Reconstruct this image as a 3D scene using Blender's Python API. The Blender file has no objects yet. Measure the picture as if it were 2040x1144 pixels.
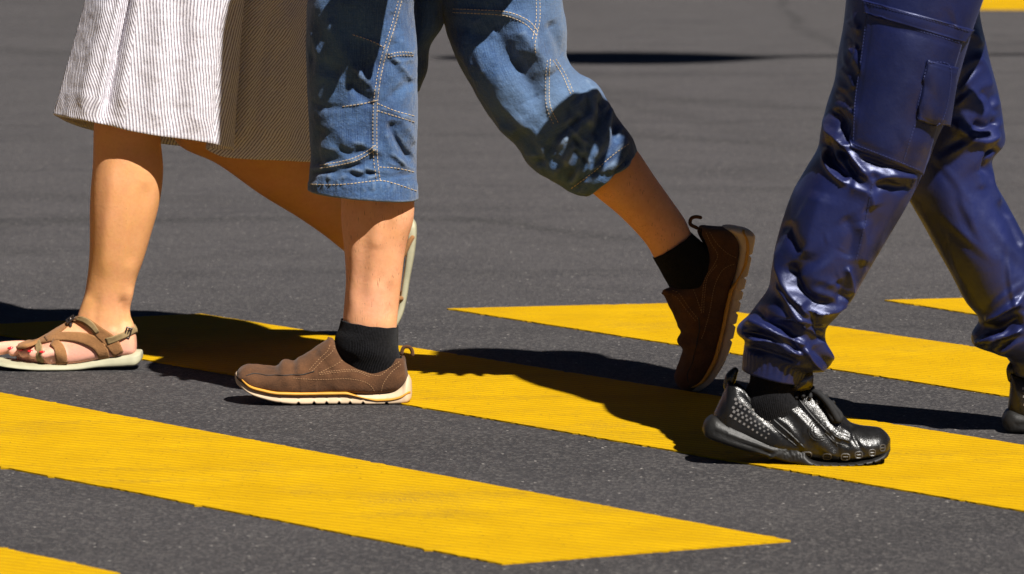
import bpy, bmesh, math, random
import numpy as np
from mathutils import Vector, Matrix
from mathutils.bvhtree import BVHTree

random.seed(7); rng = np.random.default_rng(7)
sc = bpy.context.scene
col = sc.collection
R = math.radians

# ------------------------------------------------------------------ camera
F, CH, TH = 9600.0, 1.2, R(7.0)          # focal length in photo pixels, eye height, downward pitch
cam_d = bpy.data.cameras.new('camera'); cam = bpy.data.objects.new('camera', cam_d); col.objects.link(cam)
cam.location = (0, 0, CH); cam.rotation_euler = (math.pi/2 - TH, 0, 0)
cam_d.sensor_width = 36; cam_d.sensor_fit = 'HORIZONTAL'; cam_d.lens = F/2040*36
cam_d.clip_start = 0.1; cam_d.clip_end = 1000
cam_d.dof.use_dof = True; cam_d.dof.focus_distance = 8.15; cam_d.dof.aperture_fstop = 9
sc.camera = cam

# ------------------------------------------------------------------ light
SUN = Vector((-0.45, 0.625, -1.0)).normalized()     # direction the light travels
elev = math.asin(-SUN.z); az = math.atan2(-SUN.x, -SUN.y)
world = bpy.data.worlds.new('World'); sc.world = world; world.use_nodes = True
wn = world.node_tree.nodes; bg = wn['Background']; bg.inputs['Strength'].default_value = 0.05
sky = wn.new('ShaderNodeTexSky'); sky.sky_type = 'NISHITA'; sky.sun_disc = False
sky.air_density = .11; sky.dust_density = .04; sky.altitude = 1500
sky.sun_elevation = elev; sky.sun_rotation = az
world.node_tree.links.new(sky.outputs[0], bg.inputs[0])
sl = bpy.data.lights.new('sun', 'SUN'); sl.energy = 5.0; sl.angle = R(0.53); sl.color = (1, .955, .89)
so = bpy.data.objects.new('sun', sl); col.objects.link(so)
so.rotation_euler = SUN.to_track_quat('-Z', 'Y').to_euler()
sc.view_settings.view_transform = 'Standard'; sc.view_settings.look = 'None'
sc.view_settings.exposure = 0.75; sc.view_settings.gamma = 1.0

# ------------------------------------------------------------------ geometry helpers
FW = np.array([0, math.cos(TH), -math.sin(TH)]); UP = np.array([0, math.sin(TH), math.cos(TH)])
CAM = np.array([0, 0, CH])
def ray(px, py): return FW + np.array([1., 0, 0])*((px-1020)/F) + UP*((572-py)/F)
def PY(px, py, Y):
    d = ray(px, py); return CAM + d*(Y/d[1])
def G(px, py, z=0.0):
    d = ray(px, py); return CAM + d*((z-CH)/d[2])
def proj(P):
    r = np.asarray(P) - CAM; zc = r@FW
    return np.stack([1020+F*r[..., 0]/zc, 572-F*(r@UP)/zc], -1)
def PX(px, z, Y): return np.array([(px-1020)*Y*1.0075/F, Y, z])

def spline(A, m, t=None):
    A = np.asarray(A, float)
    if t is None:
        t = np.concatenate([[0], np.cumsum(np.linalg.norm(np.diff(A[:, :4 if A.shape[1] > 3 else 3], axis=0), axis=1)+1e-6)])
    d = np.diff(A, axis=0)/np.diff(t)[:, None]
    tan = np.empty_like(A); tan[0] = d[0]; tan[-1] = d[-1]
    h = np.diff(t)
    tan[1:-1] = (d[:-1]*h[1:, None] + d[1:]*h[:-1, None])/(h[1:]+h[:-1])[:, None]
    q = np.linspace(t[0], t[-1], m) if np.isscalar(m) else m
    k = np.clip(np.searchsorted(t, q, 'right')-1, 0, len(t)-2)
    s = ((q-t[k])/h[k])[:, None]; hh = h[k][:, None]
    return ((2*s**3-3*s**2+1)*A[k] + (s**3-2*s**2+s)*hh*tan[k] + (-2*s**3+3*s**2)*A[k+1] + (s**3-s**2)*hh*tan[k+1])

def spow(x, e): return np.sign(x)*np.abs(x)**e

def limb(st, n=64, m=120, ex=1.0):
    """rings from outline stations xL,yL,xR,yR,half depth,Y"""
    S = spline(st, m)
    a = np.linspace(0, 2*np.pi, n, endpoint=False)
    V = np.empty((m, n, 3))
    for i, (xl, yl, xr, yr, t, Y) in enumerate(S):
        A, B = PY(xl, yl, Y), PY(xr, yr, Y); c = (A+B)/2; h = (B-A)/2
        V[i] = c + spow(np.cos(a), ex)[:, None]*h + spow(np.sin(a), ex)[:, None]*np.array([0, t, 0])
    return V

def normals(V):
    du = np.roll(V, -1, 1)-np.roll(V, 1, 1); dv = np.gradient(V, axis=0)
    n = np.cross(du, dv); n /= np.linalg.norm(n, axis=2, keepdims=True)+1e-12
    c = V.mean(1, keepdims=True)
    if ((V-c)*n).sum() < 0: n = -n
    return n

def seg_dist(p, pts):
    pts = np.asarray(pts, float); best = np.full(p.shape[:-1], 1e9); side = np.zeros_like(best); tt = np.zeros_like(best)
    L = np.linalg.norm(np.diff(pts, axis=0), axis=1); tot = L.sum(); acc = 0
    for a, b, l in zip(pts[:-1], pts[1:], L):
        ab = b-a; u = np.clip(((p-a)@ab)/(ab@ab), 0, 1)
        dd = p-(a+u[..., None]*ab); d = np.linalg.norm(dd, axis=-1)
        s = ab[0]*dd[..., 1]-ab[1]*dd[..., 0]
        m = d < best; best[m] = d[m]; side[m] = np.sign(s)[m]; tt[m] = ((acc+u*l)/tot)[m]; acc += l
    return best, side, tt

def sculpt(V, strokes, pw=2.0):
    """press ridges (+) and creases (-) drawn as strokes into a grid surface, on the side they are seen from"""
    n = normals(V); p = proj(V)
    view = V-CAM; view = view/np.linalg.norm(view, axis=2, keepdims=True)
    f = np.clip(-(n*view).sum(2)*2.2, 0, 1)
    D = np.zeros(V.shape[:2])
    for pts, w, amp in strokes:
        pts = spline(np.array(pts, float), 24, np.arange(len(pts))*1.0) if len(pts) > 2 else np.array(pts, float)
        d, s, t = seg_dist(p, pts)
        D += amp*np.exp(-(d/w)**pw)*np.clip(np.sin(np.pi*np.clip(t, 0.02, .98))*2.2, 0, 1)
    return V + n*(D*f)[..., None]

def crease(V, boxes, seed=0):
    """many small folds: each box = x0, y0, x1, y1, count, angle, spread, length, width, depth"""
    r = np.random.default_rng(seed); n = normals(V); p = proj(V)
    view = V-CAM; view = view/np.linalg.norm(view, axis=2, keepdims=True); f = np.clip(-(n*view).sum(2)*2.2, 0, 1)
    D = np.zeros(V.shape[:2])
    for x0, y0, x1, y1, cnt, ang, spr, ln, wd, amp in boxes:
        for _ in range(cnt):
            c = np.array([r.uniform(x0, x1), r.uniform(y0, y1)]); a = R(ang+r.normal(0, spr)); l = ln*r.uniform(.5, 1.4)/2; w = wd*r.uniform(.6, 1.5)
            d = np.array([math.cos(a), math.sin(a)]); b = np.array([-d[1], d[0]])*r.normal(0, .18)*l
            pts = [c-d*l, c+b, c+d*l]; lo = np.min(pts, 0)-3*w; hi = np.max(pts, 0)+3*w
            m = (p[..., 0] > lo[0]) & (p[..., 0] < hi[0]) & (p[..., 1] > lo[1]) & (p[..., 1] < hi[1])
            if not m.any(): continue
            dd, sd, t = seg_dist(p[m], spline(np.array(pts), 8, np.arange(3.)))
            k = amp*r.uniform(.5, 1.2); e = np.sin(np.pi*np.clip(t, 0, 1))
            D[m] += k*e*(np.exp(-(dd/w)**1.6)-.8*np.exp(-((dd*sd-1.6*w)/w)**2))
    return V + n*(D*f)[..., None]

def vnoise(P, freq, seed=0):
    """smooth value noise"""
    P = np.asarray(P)*freq + 100.3; i = np.floor(P).astype(int); f = P-i; f = f*f*(3-2*f)
    def h(ix, iy, iz):
        x = (ix*374761393 + iy*668265263 + iz*2147483647 + seed*974711) & 0xffffffff
        x = ((x ^ (x >> 13))*1274126177) & 0xffffffff
        return ((x ^ (x >> 16)) & 0xffff)/65535.0*2-1
    r = 0
    for dx in (0, 1):
        for dy in (0, 1):
            for dz in (0, 1):
                w = (f[..., 0] if dx else 1-f[..., 0])*(f[..., 1] if dy else 1-f[..., 1])*(f[..., 2] if dz else 1-f[..., 2])
                r = r + w*h(i[..., 0]+dx, i[..., 1]+dy, i[..., 2]+dz)
    return r

def rough_up(V, amp, freq, seed=0, stretch=(1, 1, 1)):
    return V + normals(V)*(amp*vnoise(V*np.array(stretch), freq, seed))[..., None]

# ------------------------------------------------------------------ object helpers
def tag(o, label=None, cat=None, group=None, kind=None):
    if label: o['label'] = label
    if cat: o['category'] = cat
    if group: o['group'] = group
    if kind: o['kind'] = kind
    return o
def empty(name, loc):
    o = bpy.data.objects.new(name, None); o.location = loc; o.empty_display_size = .1; col.objects.link(o); return o
def link(name, me, m, parent=None, smooth=True):
    o = bpy.data.objects.new(name, me); col.objects.link(o)
    if m: me.materials.append(m)
    if smooth: me.polygons.foreach_set('use_smooth', [True]*len(me.polygons))
    if parent:
        o.parent = parent
        root = parent
        while root.parent: root = root.parent
        o.matrix_parent_inverse = Matrix.Translation(-Vector(root.location)) if parent is root else Matrix.Identity(4)
    return o

def grid_data(V, cap=(True, True)):
    m, n = V.shape[:2]
    vs = V.reshape(-1, 3).tolist()
    i = np.arange(m-1)[:, None]*n; j = np.arange(n)[None]; j2 = (j+1) % n
    q = np.stack([i+j, i+j2, i+n+j2, i+n+j], -1).reshape(-1, 4)
    nn = normals(V)
    # orientation
    a, b, c = V[m//2, 0], V[m//2, 1 % n], V[min(m//2+1, m-1), 1 % n]
    if np.dot(np.cross(b-a, c-b), nn[m//2, 0]) < 0: q = q[:, ::-1]; flip = True
    else: flip = False
    fs = q.tolist()
    for k, row in ((0, 0), (1, m-1)):
        if cap[k]:
            vs.append(V[row].mean(0).tolist()); ci = len(vs)-1
            for jj in range(n):
                t = [row*n+jj, row*n+(jj+1) % n, ci]
                if (k == 0) != flip: t = t[::-1]
                fs.append(t)
    return vs, fs

class MB:
    def __init__(s): s.v = []; s.f = []
    def add(s, vs, fs):
        o = len(s.v); s.v += [tuple(x) for x in vs]; s.f += [tuple(i+o for i in f) for f in fs]
    def grid(s, V, cap=(True, True)): s.add(*grid_data(V, cap))
    def tube(s, pts, rad, n=12, m=None, flat=None):
        """closed tapering tube through 3-D points; flat = (axis, factor) squashes it"""
        pts = np.asarray(pts, float); rad = np.asarray(rad, float)*np.ones(len(pts))
        if m is None: m = 4*len(pts)
        if len(pts) > 2:
            S = spline(np.c_[pts, rad], m)
        else:
            u = np.linspace(0, 1, m)[:, None]; S = np.c_[pts[0]*(1-u)+pts[1]*u, rad[0]*(1-u)+rad[1]*u]
        t = np.gradient(S[:, :3], axis=0); t /= np.linalg.norm(t, axis=1, keepdims=True)+1e-12
        ref = np.array([0, 1., 0]) if abs(t[0][1]) < .8 else np.array([1., 0, 0])
        a = np.linspace(0, 2*np.pi, n, endpoint=False)
        rows = []
        def ring(c, tt, r):
            nonlocal ref
            x = ref-tt*(ref@tt); x /= np.linalg.norm(x); y = np.cross(tt, x); ref = x
            rr = np.cos(a)[:, None]*x*r + np.sin(a)[:, None]*y*r
            if flat is not None:
                ax = np.asarray(flat[0], float); ax = ax/np.linalg.norm(ax); rr = rr - (rr@ax)[:, None]*ax*(1-flat[1])
            return c + rr
        for k in (.25, .6, .87):
            rows.append(ring(S[0, :3]-t[0]*S[0, 3]*math.sqrt(1-k*k)*1.0, t[0], S[0, 3]*k))
        for q in range(m): rows.append(ring(S[q, :3], t[q], S[q, 3]))
        for k in (.87, .6, .25):
            rows.append(ring(S[-1, :3]+t[-1]*S[-1, 3]*math.sqrt(1-k*k), t[-1], S[-1, 3]*k))
        s.grid(np.array(rows))
    def ball(s, c, r, sq=(1, 1, 1), n=16):
        th = np.linspace(0.02, np.pi-.02, n); a = np.linspace(0, 2*np.pi, 2*n, endpoint=False)
        V = np.stack([np.sin(th)[:, None]*np.cos(a)*r*sq[0], np.sin(th)[:, None]*np.sin(a)*r*sq[1], (np.cos(th)[:, None]+0*a)*r*sq[2]], -1)+np.asarray(c)
        s.grid(V)
    def box(s, c, ax, ay, az):
        c, ax, ay, az = map(np.asarray, (c, ax, ay, az))
        vs = [c+i*ax+j*ay+k*az for i in (-1, 1) for j in (-1, 1) for k in (-1, 1)]
        s.add(vs, [(0, 1, 3, 2), (4, 6, 7, 5), (0, 4, 5, 1), (2, 3, 7, 6), (0, 2, 6, 4), (1, 5, 7, 3)])
    def mesh(s, name='m'):
        me = bpy.data.meshes.new(name); me.from_pydata([tuple(map(float, v)) for v in s.v], [], [tuple(map(int, f)) for f in s.f]); me.update(); return me
    def build(s, name, m, parent=None, smooth=True): return link(name, s.mesh(name), m, parent, smooth)
    def merged(s, name, m, parent=None, voxel=.004, smooth=4, fac=.5):
        """union of the closed pieces as one continuous surface"""
        o = bpy.data.objects.new('tmp', s.mesh()); col.objects.link(o)
        r = o.modifiers.new('r', 'REMESH'); r.mode = 'VOXEL'; r.voxel_size = voxel
        if smooth:
            q = o.modifiers.new('s', 'SMOOTH'); q.iterations = smooth; q.factor = fac
        dg = bpy.context.evaluated_depsgraph_get(); dg.update()
        me = bpy.data.meshes.new_from_object(o.evaluated_get(dg)); me.name = name
        bpy.data.objects.remove(o)
        return link(name, me, m, parent)

def pattern(o, mb, m):
    """stitches, studs and the like become part of the surface they are worked into"""
    if not mb.v: return
    me2 = mb.mesh(); k = len(o.data.materials); o.data.materials.append(m)
    me2.polygons.foreach_set('material_index', [k]*len(me2.polygons))
    for _ in range(k+1): me2.materials.append(m)
    sm = [p.use_smooth for p in o.data.polygons]
    bm = bmesh.new(); bm.from_mesh(o.data); bm.from_mesh(me2); bm.to_mesh(o.data); bm.free(); bpy.data.meshes.remove(me2)
    o.data.polygons.foreach_set('use_smooth', sm+[False]*(len(o.data.polygons)-len(sm)))

def grid_obj(name, V, m, parent=None, cap=(True, True), uv=True):
    vs, fs = grid_data(V, cap)
    me = bpy.data.meshes.new(name); me.from_pydata([tuple(v) for v in vs], [], fs); me.update()
    if uv:
        mm, n = V.shape[:2]
        L = np.concatenate([[0], np.cumsum(np.linalg.norm(np.diff(V.mean(1), axis=0), axis=1))])
        per = np.linalg.norm(np.diff(V[mm//2], axis=0), axis=1).sum()
        U = me.uv_layers.new(name='UVMap')
        li = np.empty(len(me.loops), int); me.loops.foreach_get('vertex_index', li)
        jj = li % n; ii = np.minimum(li//n, mm-1)
        u = jj/n*per; uvs = np.stack([u, L[ii]], -1)
        fidx = np.repeat(np.arange(len(me.polygons)), [p.loop_total for p in me.polygons])
        mx = np.zeros(len(me.polygons)); np.maximum.at(mx, fidx, jj)
        wrap = (jj == 0) & (mx[fidx] == n-1); uvs[wrap, 0] = per
        U.data.foreach_set('uv', uvs.ravel().astype(np.float32))
    return link(name, me, m, parent)

def bvh_of(objs):
    vs, fs = [], []
    for o in objs:
        k = len(vs); vs += [v.co.copy() for v in o.data.vertices]; fs += [[i+k for i in p.vertices] for p in o.data.polygons]
    return BVHTree.FromPolygons(vs, fs)
def hit(b, px, py):
    d = ray(px, py); d /= np.linalg.norm(d)
    h = b.ray_cast(Vector(CAM), Vector(d))
    return (np.array(h[0]), np.array(h[1])) if h[0] is not None else (None, None)
def resample(pts, step):
    pts = np.array(pts, float)
    if len(pts) > 2: pts = spline(pts, 80, np.arange(len(pts))*1.0)
    L = np.concatenate([[0], np.cumsum(np.linalg.norm(np.diff(pts, axis=0), axis=1))])
    q = np.arange(0, L[-1]+1e-6, step)
    return np.stack([np.interp(q, L, pts[:, k]) for k in range(pts.shape[1])], -1)
def stitch(mb, b, pts, dash=4.6, gap=2.6, wid=.0006, lift=.0004):
    P = resample(pts, dash+gap); D = np.gradient(P, axis=0); D /= np.linalg.norm(D, axis=1, keepdims=True)+1e-9
    for p, d in zip(P, D):
        h1, n1 = hit(b, *(p-d*dash/2)); h2, n2 = hit(b, *(p+d*dash/2))
        if h1 is None or h2 is None or np.linalg.norm(h2-h1) > .02: continue
        n = n1 if n1@(h1-CAM) < 0 else -n1
        ax = (h2-h1)/2; ay = np.cross(n, ax); l = np.linalg.norm(ay)
        if l < 1e-9: continue
        mb.box((h1+h2)/2+n*lift, ax, ay/l*wid, n*wid)
def cord(mb, b, pts, r=.001, step=6, lift=0, n=6):
    P = resample(pts, step); Q = []
    for p in P:
        h, nn = hit(b, *p)
        if h is None: continue
        nn = nn if nn@(h-CAM) < 0 else -nn
        if Q and np.linalg.norm(h-Q[-1]) > .03: continue
        Q.append(h+nn*lift)
    if len(Q) > 2: mb.tube(Q, r, n=n, m=len(Q)*2)

# ------------------------------------------------------------------ materials
class NT:
    def __init__(s, name):
        s.m = bpy.data.materials.new(name); s.m.use_nodes = True; s.t = s.m.node_tree; s.b = s.t.nodes['Principled BSDF']
    def n(s, typ, **kw):
        x = s.t.nodes.new('ShaderNode'+typ)
        for k, v in kw.items():
            if hasattr(x, k) and k not in x.inputs: setattr(x, k, v)
            else: s.put(x.inputs[k], v)
        return x
    def put(s, sock, v):
        if isinstance(v, bpy.types.NodeSocket): s.t.links.new(v, sock)
        else:
            if hasattr(sock.default_value, '__len__') and not isinstance(v, str):
                v = tuple(v)
                if len(v) == 3 and len(sock.default_value) == 4: v = v+(1,)
            sock.default_value = v
    def set(s, **kw):
        for k, v in kw.items(): s.put(s.b.inputs[k.replace('_', ' ')], v)
    def math(s, op, a, b=0., c=None):
        x = s.t.nodes.new('ShaderNodeMath'); x.operation = op; s.put(x.inputs[0], a); s.put(x.inputs[1], b)
        if c is not None: s.put(x.inputs[2], c)
        return x.outputs[0]
    def mapr(s, v, a, b, c=0., d=1.):
        x = s.n('MapRange'); s.put(x.inputs[0], v)
        for i, q in enumerate((a, b, c, d)): s.put(x.inputs[i+1], q)
        return x.outputs[0]
    def mix(s, f, a, b, mode='MIX'):
        x = s.t.nodes.new('ShaderNodeMix'); x.data_type = 'RGBA'; x.blend_type = mode
        s.put(x.inputs[0], f); s.put(x.inputs[6], a); s.put(x.inputs[7], b); return x.outputs[2]
    def noise(s, scale, vec=None, detail=4, rough=.55, dist=0):
        x = s.n('TexNoise'); x.inputs['Scale'].default_value = scale; x.inputs['Detail'].default_value = detail
        x.inputs['Roughness'].default_value = rough; x.inputs['Distortion'].default_value = dist
        if vec is not None: s.put(x.inputs['Vector'], vec)
        return x.outputs['Fac']
    def coords(s, kind='Object', scale=None, rot=None):
        c = s.n('TexCoord').outputs[kind]
        if scale is not None or rot is not None:
            mp = s.n('Mapping'); s.put(mp.inputs['Vector'], c)
            if scale is not None: mp.inputs['Scale'].default_value = scale
            if rot is not None: mp.inputs['Rotation'].default_value = rot
            c = mp.outputs[0]
        return c
    def bump(s, h, strength=.3, dist=.002):
        x = s.n('Bump'); x.inputs['Strength'].default_value = strength; x.inputs['Distance'].default_value = dist
        s.put(x.inputs['Height'], h); s.put(s.b.inputs['Normal'], x.outputs[0])

def mat_plain(name, c, rough=.6, spec=.5, var=.15, scale=60, bump=.15, dist=.001, **kw):
    t = NT(name); co = t.coords(); nz = t.noise(scale, co)
    c = np.array(c); t.set(Base_Color=t.mix(t.mapr(nz, .3, .7), tuple(c*(1-var)), tuple(np.clip(c*(1+var), 0, 1))), Roughness=rough, Specular_IOR_Level=spec, **kw)
    if bump: t.bump(t.noise(scale*6, co), bump, dist)
    return t.m

def mat_skin(name, c, pink, hair=False):
    t = NT(name); co = t.coords()
    n1 = t.noise(14, co, 3); n2 = t.noise(160, co, 3)
    cc = t.mix(t.mapr(n1, .35, .7), c, pink); cc = t.mix(t.mapr(n2, .45, .75, 0, .22), cc, tuple(np.array(c)*.72))
    sz = t.n('SeparateXYZ'); t.put(sz.inputs[0], co); cc = t.mix(t.mapr(sz.outputs[2], .09, .035, 0, .8), cc, (.80, .40, .32))
    if hair:
        h = t.n('TexVoronoi'); h.inputs['Scale'].default_value = 230; t.put(h.inputs['Vector'], t.coords(scale=(1.6, 1.6, .16), rot=(0, .25, 0)))
        hm = t.mapr(h.outputs['Distance'], .12, .24, .75, 0); hm = t.math('MULTIPLY', hm, t.mapr(t.noise(30, co, 2), .42, .62))
        cc = t.mix(hm, cc, (.07, .035, .015))
    cc = t.mix(t.mapr(t.noise(45, co, 4, .7), .45, .7, 0, .28), cc, (.62, .23, .12)); fr = t.n('TexVoronoi'); fr.inputs['Scale'].default_value = 75; t.put(fr.inputs['Vector'], co)
    cc = t.mix(t.mapr(fr.outputs['Distance'], .10, .04, 0, .3), cc, (.26, .11, .05))
    t.set(Base_Color=cc, Roughness=.62, Specular_IOR_Level=.28, Subsurface_Weight=.10, Subsurface_Scale=.02, Subsurface_Radius=(1, .35, .18))
    t.bump(n2, .25, .0015); return t.m

def mat_denim(name):
    t = NT(name); uv = t.coords('UV'); co = t.coords()
    warp = t.n('TexWave', wave_type='BANDS', bands_direction='DIAGONAL'); warp.inputs['Scale'].default_value = 180; t.put(warp.inputs['Vector'], uv); warp.inputs['Distortion'].default_value = 1.5
    slub = t.noise(1, t.coords('UV', (900, 25, 1)), 2); slub2 = t.noise(1, t.coords('UV', (30, 800, 1)), 2)
    fade = t.noise(9, co, 4); fine = t.noise(420, co, 2)
    c = t.mix(t.mapr(fade, .36, .64), (.008, .028, .100), (.045, .104, .232)); c = t.mix(t.mapr(t.noise(3.2, co, 3, .5), .52, .68, 0, .55), c, (.135, .185, .245))
    c = t.mix(t.mapr(slub, .35, .65, 0, .5), c, (.080, .155, .290))
    c = t.mix(t.mapr(slub2, .45, .7, 0, .35), c, (.015, .035, .10))
    c = t.mix(t.mapr(fine, .5, .8, 0, .35), c, (.15, .22, .32))
    # whitish abrasion on raised places
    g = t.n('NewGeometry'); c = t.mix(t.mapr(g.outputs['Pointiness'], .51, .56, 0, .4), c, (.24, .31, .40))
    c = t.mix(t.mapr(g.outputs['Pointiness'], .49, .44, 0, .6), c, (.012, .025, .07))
    t.set(Base_Color=c, Roughness=.85, Specular_IOR_Level=.25, Sheen_Weight=.15, Sheen_Roughness=.5)
    hh = t.math('ADD', t.math('MULTIPLY', slub, .6), t.math('MULTIPLY', t.noise(60, co, 5, .65), 2.2))
    t.bump(hh, .6, .003); return t.m

def mat_satin(name):
    t = NT(name); co = t.coords(); uv = t.coords('UV')
    n = t.noise(16, co, 4, .6, .2); n2 = t.noise(60, co, 4)
    c = t.mix(t.mapr(t.noise(6, co, 3), .35, .65), (.0042, .0066, .040), (.0095, .0145, .080))
    weave = t.noise(1, t.coords('UV', (1600, 500, 1)), 1); thr = t.noise(1, t.coords('UV', (260, 9, 1)), 3)
    c = t.mix(t.mapr(weave, .4, .7, 0, .35), c, (.020, .024, .095))
    t.set(Base_Color=c, Metallic=.12, Roughness=t.math('ADD', t.mapr(n2, .3, .7, .34, .43), t.math('MULTIPLY', thr, .06)), Specular_IOR_Level=.8, Specular_Tint=(.72, .78, 1.0), Sheen_Weight=.03, Sheen_Roughness=.35, Sheen_Tint=(.4, .45, 1.0))
    t.bump(t.math('ADD', n, t.math('ADD', t.math('MULTIPLY', weave, .10), t.math('MULTIPLY', t.noise(130, co, 3, .6), .22))), .28, .006); return t.m

def mat_asphalt():
    t = NT('asphalt'); co = t.coords()
    big = t.noise(.55, co, 4); mid = t.noise(5, co, 5, .6)
    streak = t.noise(1, t.coords(scale=(.5, 2.2, 1), rot=(0, 0, .12)), 6, .65, .6)
    sx = t.n('SeparateXYZ'); t.put(sx.inputs[0], co); X, Y = sx.outputs[0], sx.outputs[1]
    vo = t.n('TexVoronoi'); vo.inputs['Scale'].default_value = 190; t.put(vo.inputs['Vector'], co)
    v2 = t.n('TexVoronoi'); v2.inputs['Scale'].default_value = 110; t.put(v2.inputs['Vector'], co)
    grain = t.noise(420, co, 2, .7)
    c = t.mix(t.mapr(big, .35, .65), (.022, .0202, .0218), (.036, .0330, .0352))
    # the traffic lane beyond the crossing is worn paler than the crossing itself
    lane = t.mapr(t.math('ADD', Y, t.math('MULTIPLY', t.noise(1.3, co, 3), 1.5)), 9.4, 10.8)
    c = t.mix(t.math('MULTIPLY', lane, .8), c, (.078, .0715, .0755))
    c = t.mix(t.mapr(streak, .35, .7, 0, .55), c, (.082, .0755, .0790))
    c = t.mix(t.mapr(streak, .46, .30, 0, .75), c, (.030, .028, .031))
    c = t.mix(t.mapr(mid, .4, .7, 0, .45), c, (.046, .042, .043))
    blot = t.noise(1, t.coords(scale=(1.6, 4.0, 1), rot=(0, 0, -.15)), 5, .7); c = t.mix(t.mapr(blot, .50, .66, 0, .5), c, (.036, .033, .037))
    # tyre marks and overhead-wire shadows painted into the colour, wobbling lines along the carriageway
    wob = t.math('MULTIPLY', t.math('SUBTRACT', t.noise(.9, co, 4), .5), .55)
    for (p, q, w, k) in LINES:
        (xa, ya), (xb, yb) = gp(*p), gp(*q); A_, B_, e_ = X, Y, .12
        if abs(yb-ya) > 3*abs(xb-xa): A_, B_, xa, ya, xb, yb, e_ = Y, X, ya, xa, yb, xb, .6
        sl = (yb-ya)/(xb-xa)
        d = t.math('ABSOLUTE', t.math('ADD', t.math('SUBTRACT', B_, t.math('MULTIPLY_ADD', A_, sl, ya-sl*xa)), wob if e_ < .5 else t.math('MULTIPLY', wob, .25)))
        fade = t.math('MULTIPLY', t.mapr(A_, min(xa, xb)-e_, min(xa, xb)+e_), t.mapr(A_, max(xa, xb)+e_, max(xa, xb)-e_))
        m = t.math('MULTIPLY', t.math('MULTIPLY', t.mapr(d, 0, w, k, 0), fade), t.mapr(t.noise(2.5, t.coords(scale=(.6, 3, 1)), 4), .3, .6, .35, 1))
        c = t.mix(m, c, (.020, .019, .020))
    c = t.mix(t.mapr(grain, .35, .65, .6, 0), c, (.020, .019, .020))
    sep = t.n('SeparateColor'); t.put(sep.inputs[0], vo.outputs['Color'])
    c = t.mix(t.mapr(sep.outputs[0], .55, 1, 0, .5), c, (.15, .138, .13))
    sp = t.n('SeparateColor'); t.put(sp.inputs[0], v2.outputs['Color'])
    speck = t.math('MULTIPLY', t.math('GREATER_THAN', sp.outputs[1], .978), t.math('LESS_THAN', v2.outputs['Distance'], .26))
    c = t.mix(t.math('MULTIPLY', speck, .8), c, (.40, .37, .34))
    t.set(Base_Color=c, Roughness=.82, Specular_IOR_Level=.35)
    t.bump(t.math('ADD', t.math('MULTIPLY', vo.outputs['Distance'], .8), grain), .8, .004); return t.m

def mat_paint():
    t = NT('yellow_road_paint'); co = t.coords()
    ang = R(-57)
    rid = t.n('TexWave', wave_type='BANDS', bands_direction='Y'); rid.inputs['Scale'].default_value = 15.5; rid.inputs['Distortion'].default_value = .9
    rid.inputs['Detail'].default_value = 2; rid.inputs['Detail Scale'].default_value = 3; t.put(rid.inputs['Vector'], t.coords(rot=(0, 0, .556)))
    n = t.noise(7, co, 5, .6); g = t.noise(300, co, 3, .7); st = t.noise(1, t.coords(scale=(2, 18, 1)), 4)
    c = t.mix(t.mapr(n, .35, .7), (.455, .264, .0005), (.545, .324, .0008))
    c = t.mix(t.mapr(st, .5, .75, 0, .5), c, (.40, .235, .002))
    c = t.mix(t.mapr(rid.outputs['Fac'], .62, .12, 0, .45), c, (.31, .165, .002))
    c = t.mix(t.mapr(g, .52, .75, 0, .30), c, (.33, .18, .012))
    w = t.math('MULTIPLY', t.mapr(t.noise(2.2, co, 6, .7), .56, .72), t.mapr(g, .45, .62, 0, .7))
    c = t.mix(w, c, (.16, .10, .03))
    gr = t.math('MULTIPLY', t.mapr(t.noise(1, t.coords(scale=(1.2, 9, 1), rot=(0, 0, .3)), 6, .75), .52, .72), t.mapr(t.noise(60, co, 4, .8), .42, .6, 0, .55))
    c = t.mix(gr, c, (.11, .075, .02))
    pit = t.math('MULTIPLY', t.math('LESS_THAN', t.noise(130, co, 3, .7), .33), .7)
    c = t.mix(pit, c, (.10, .065, .01))
    t.set(Base_Color=c, Roughness=.85, Specular_IOR_Level=.08)
    t.bump(t.math('ADD', t.math('MULTIPLY', rid.outputs['Fac'], .7), g), .5, .003); return t.m

def mat_skirt():
    t = NT('striped_seersucker'); uv = t.coords('UV'); co = t.coords()
    s = t.n('SeparateXYZ'); t.put(s.inputs[0], uv)
    x = t.math('ADD', s.outputs[0], t.math('MULTIPLY', t.math('SUBTRACT', t.noise(28, co, 2), .5), .0010))
    w = t.math('SINE', t.math('MULTIPLY', x, 2*math.pi/.0061))
    m = t.mapr(w, -.1, .7)
    y = t.math('SINE', t.math('MULTIPLY', s.outputs[1], 2*math.pi/.004))
    m = t.math('MULTIPLY', m, t.mapr(t.noise(260, co, 2), .25, .6, .55, 1))
    c = t.mix(m, (.72, .70, .755), (.20, .17, .205))
    t.set(Base_Color=c, Roughness=.85, Specular_IOR_Level=.2)
    t.bump(t.math('ADD', t.math('MULTIPLY', w, .18), t.noise(85, co, 4)), .5, .003); return t.m

def mat_suede(name, c, lo):
    t = NT(name); co = t.coords(); n = t.noise(28, co, 5, .65); f = t.noise(380, co, 3, .7)
    cc = t.mix(t.mapr(n, .32, .68), lo, c); cc = t.mix(t.mapr(f, .4, .7, 0, .5), cc, tuple(np.array(lo)*.8))
    t.set(Base_Color=cc, Roughness=.92, Specular_IOR_Level=.2, Sheen_Weight=.08, Sheen_Roughness=.6)
    t.bump(t.math('ADD', f, t.math('MULTIPLY', n, 2)), .5, .002); return t.m

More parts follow.
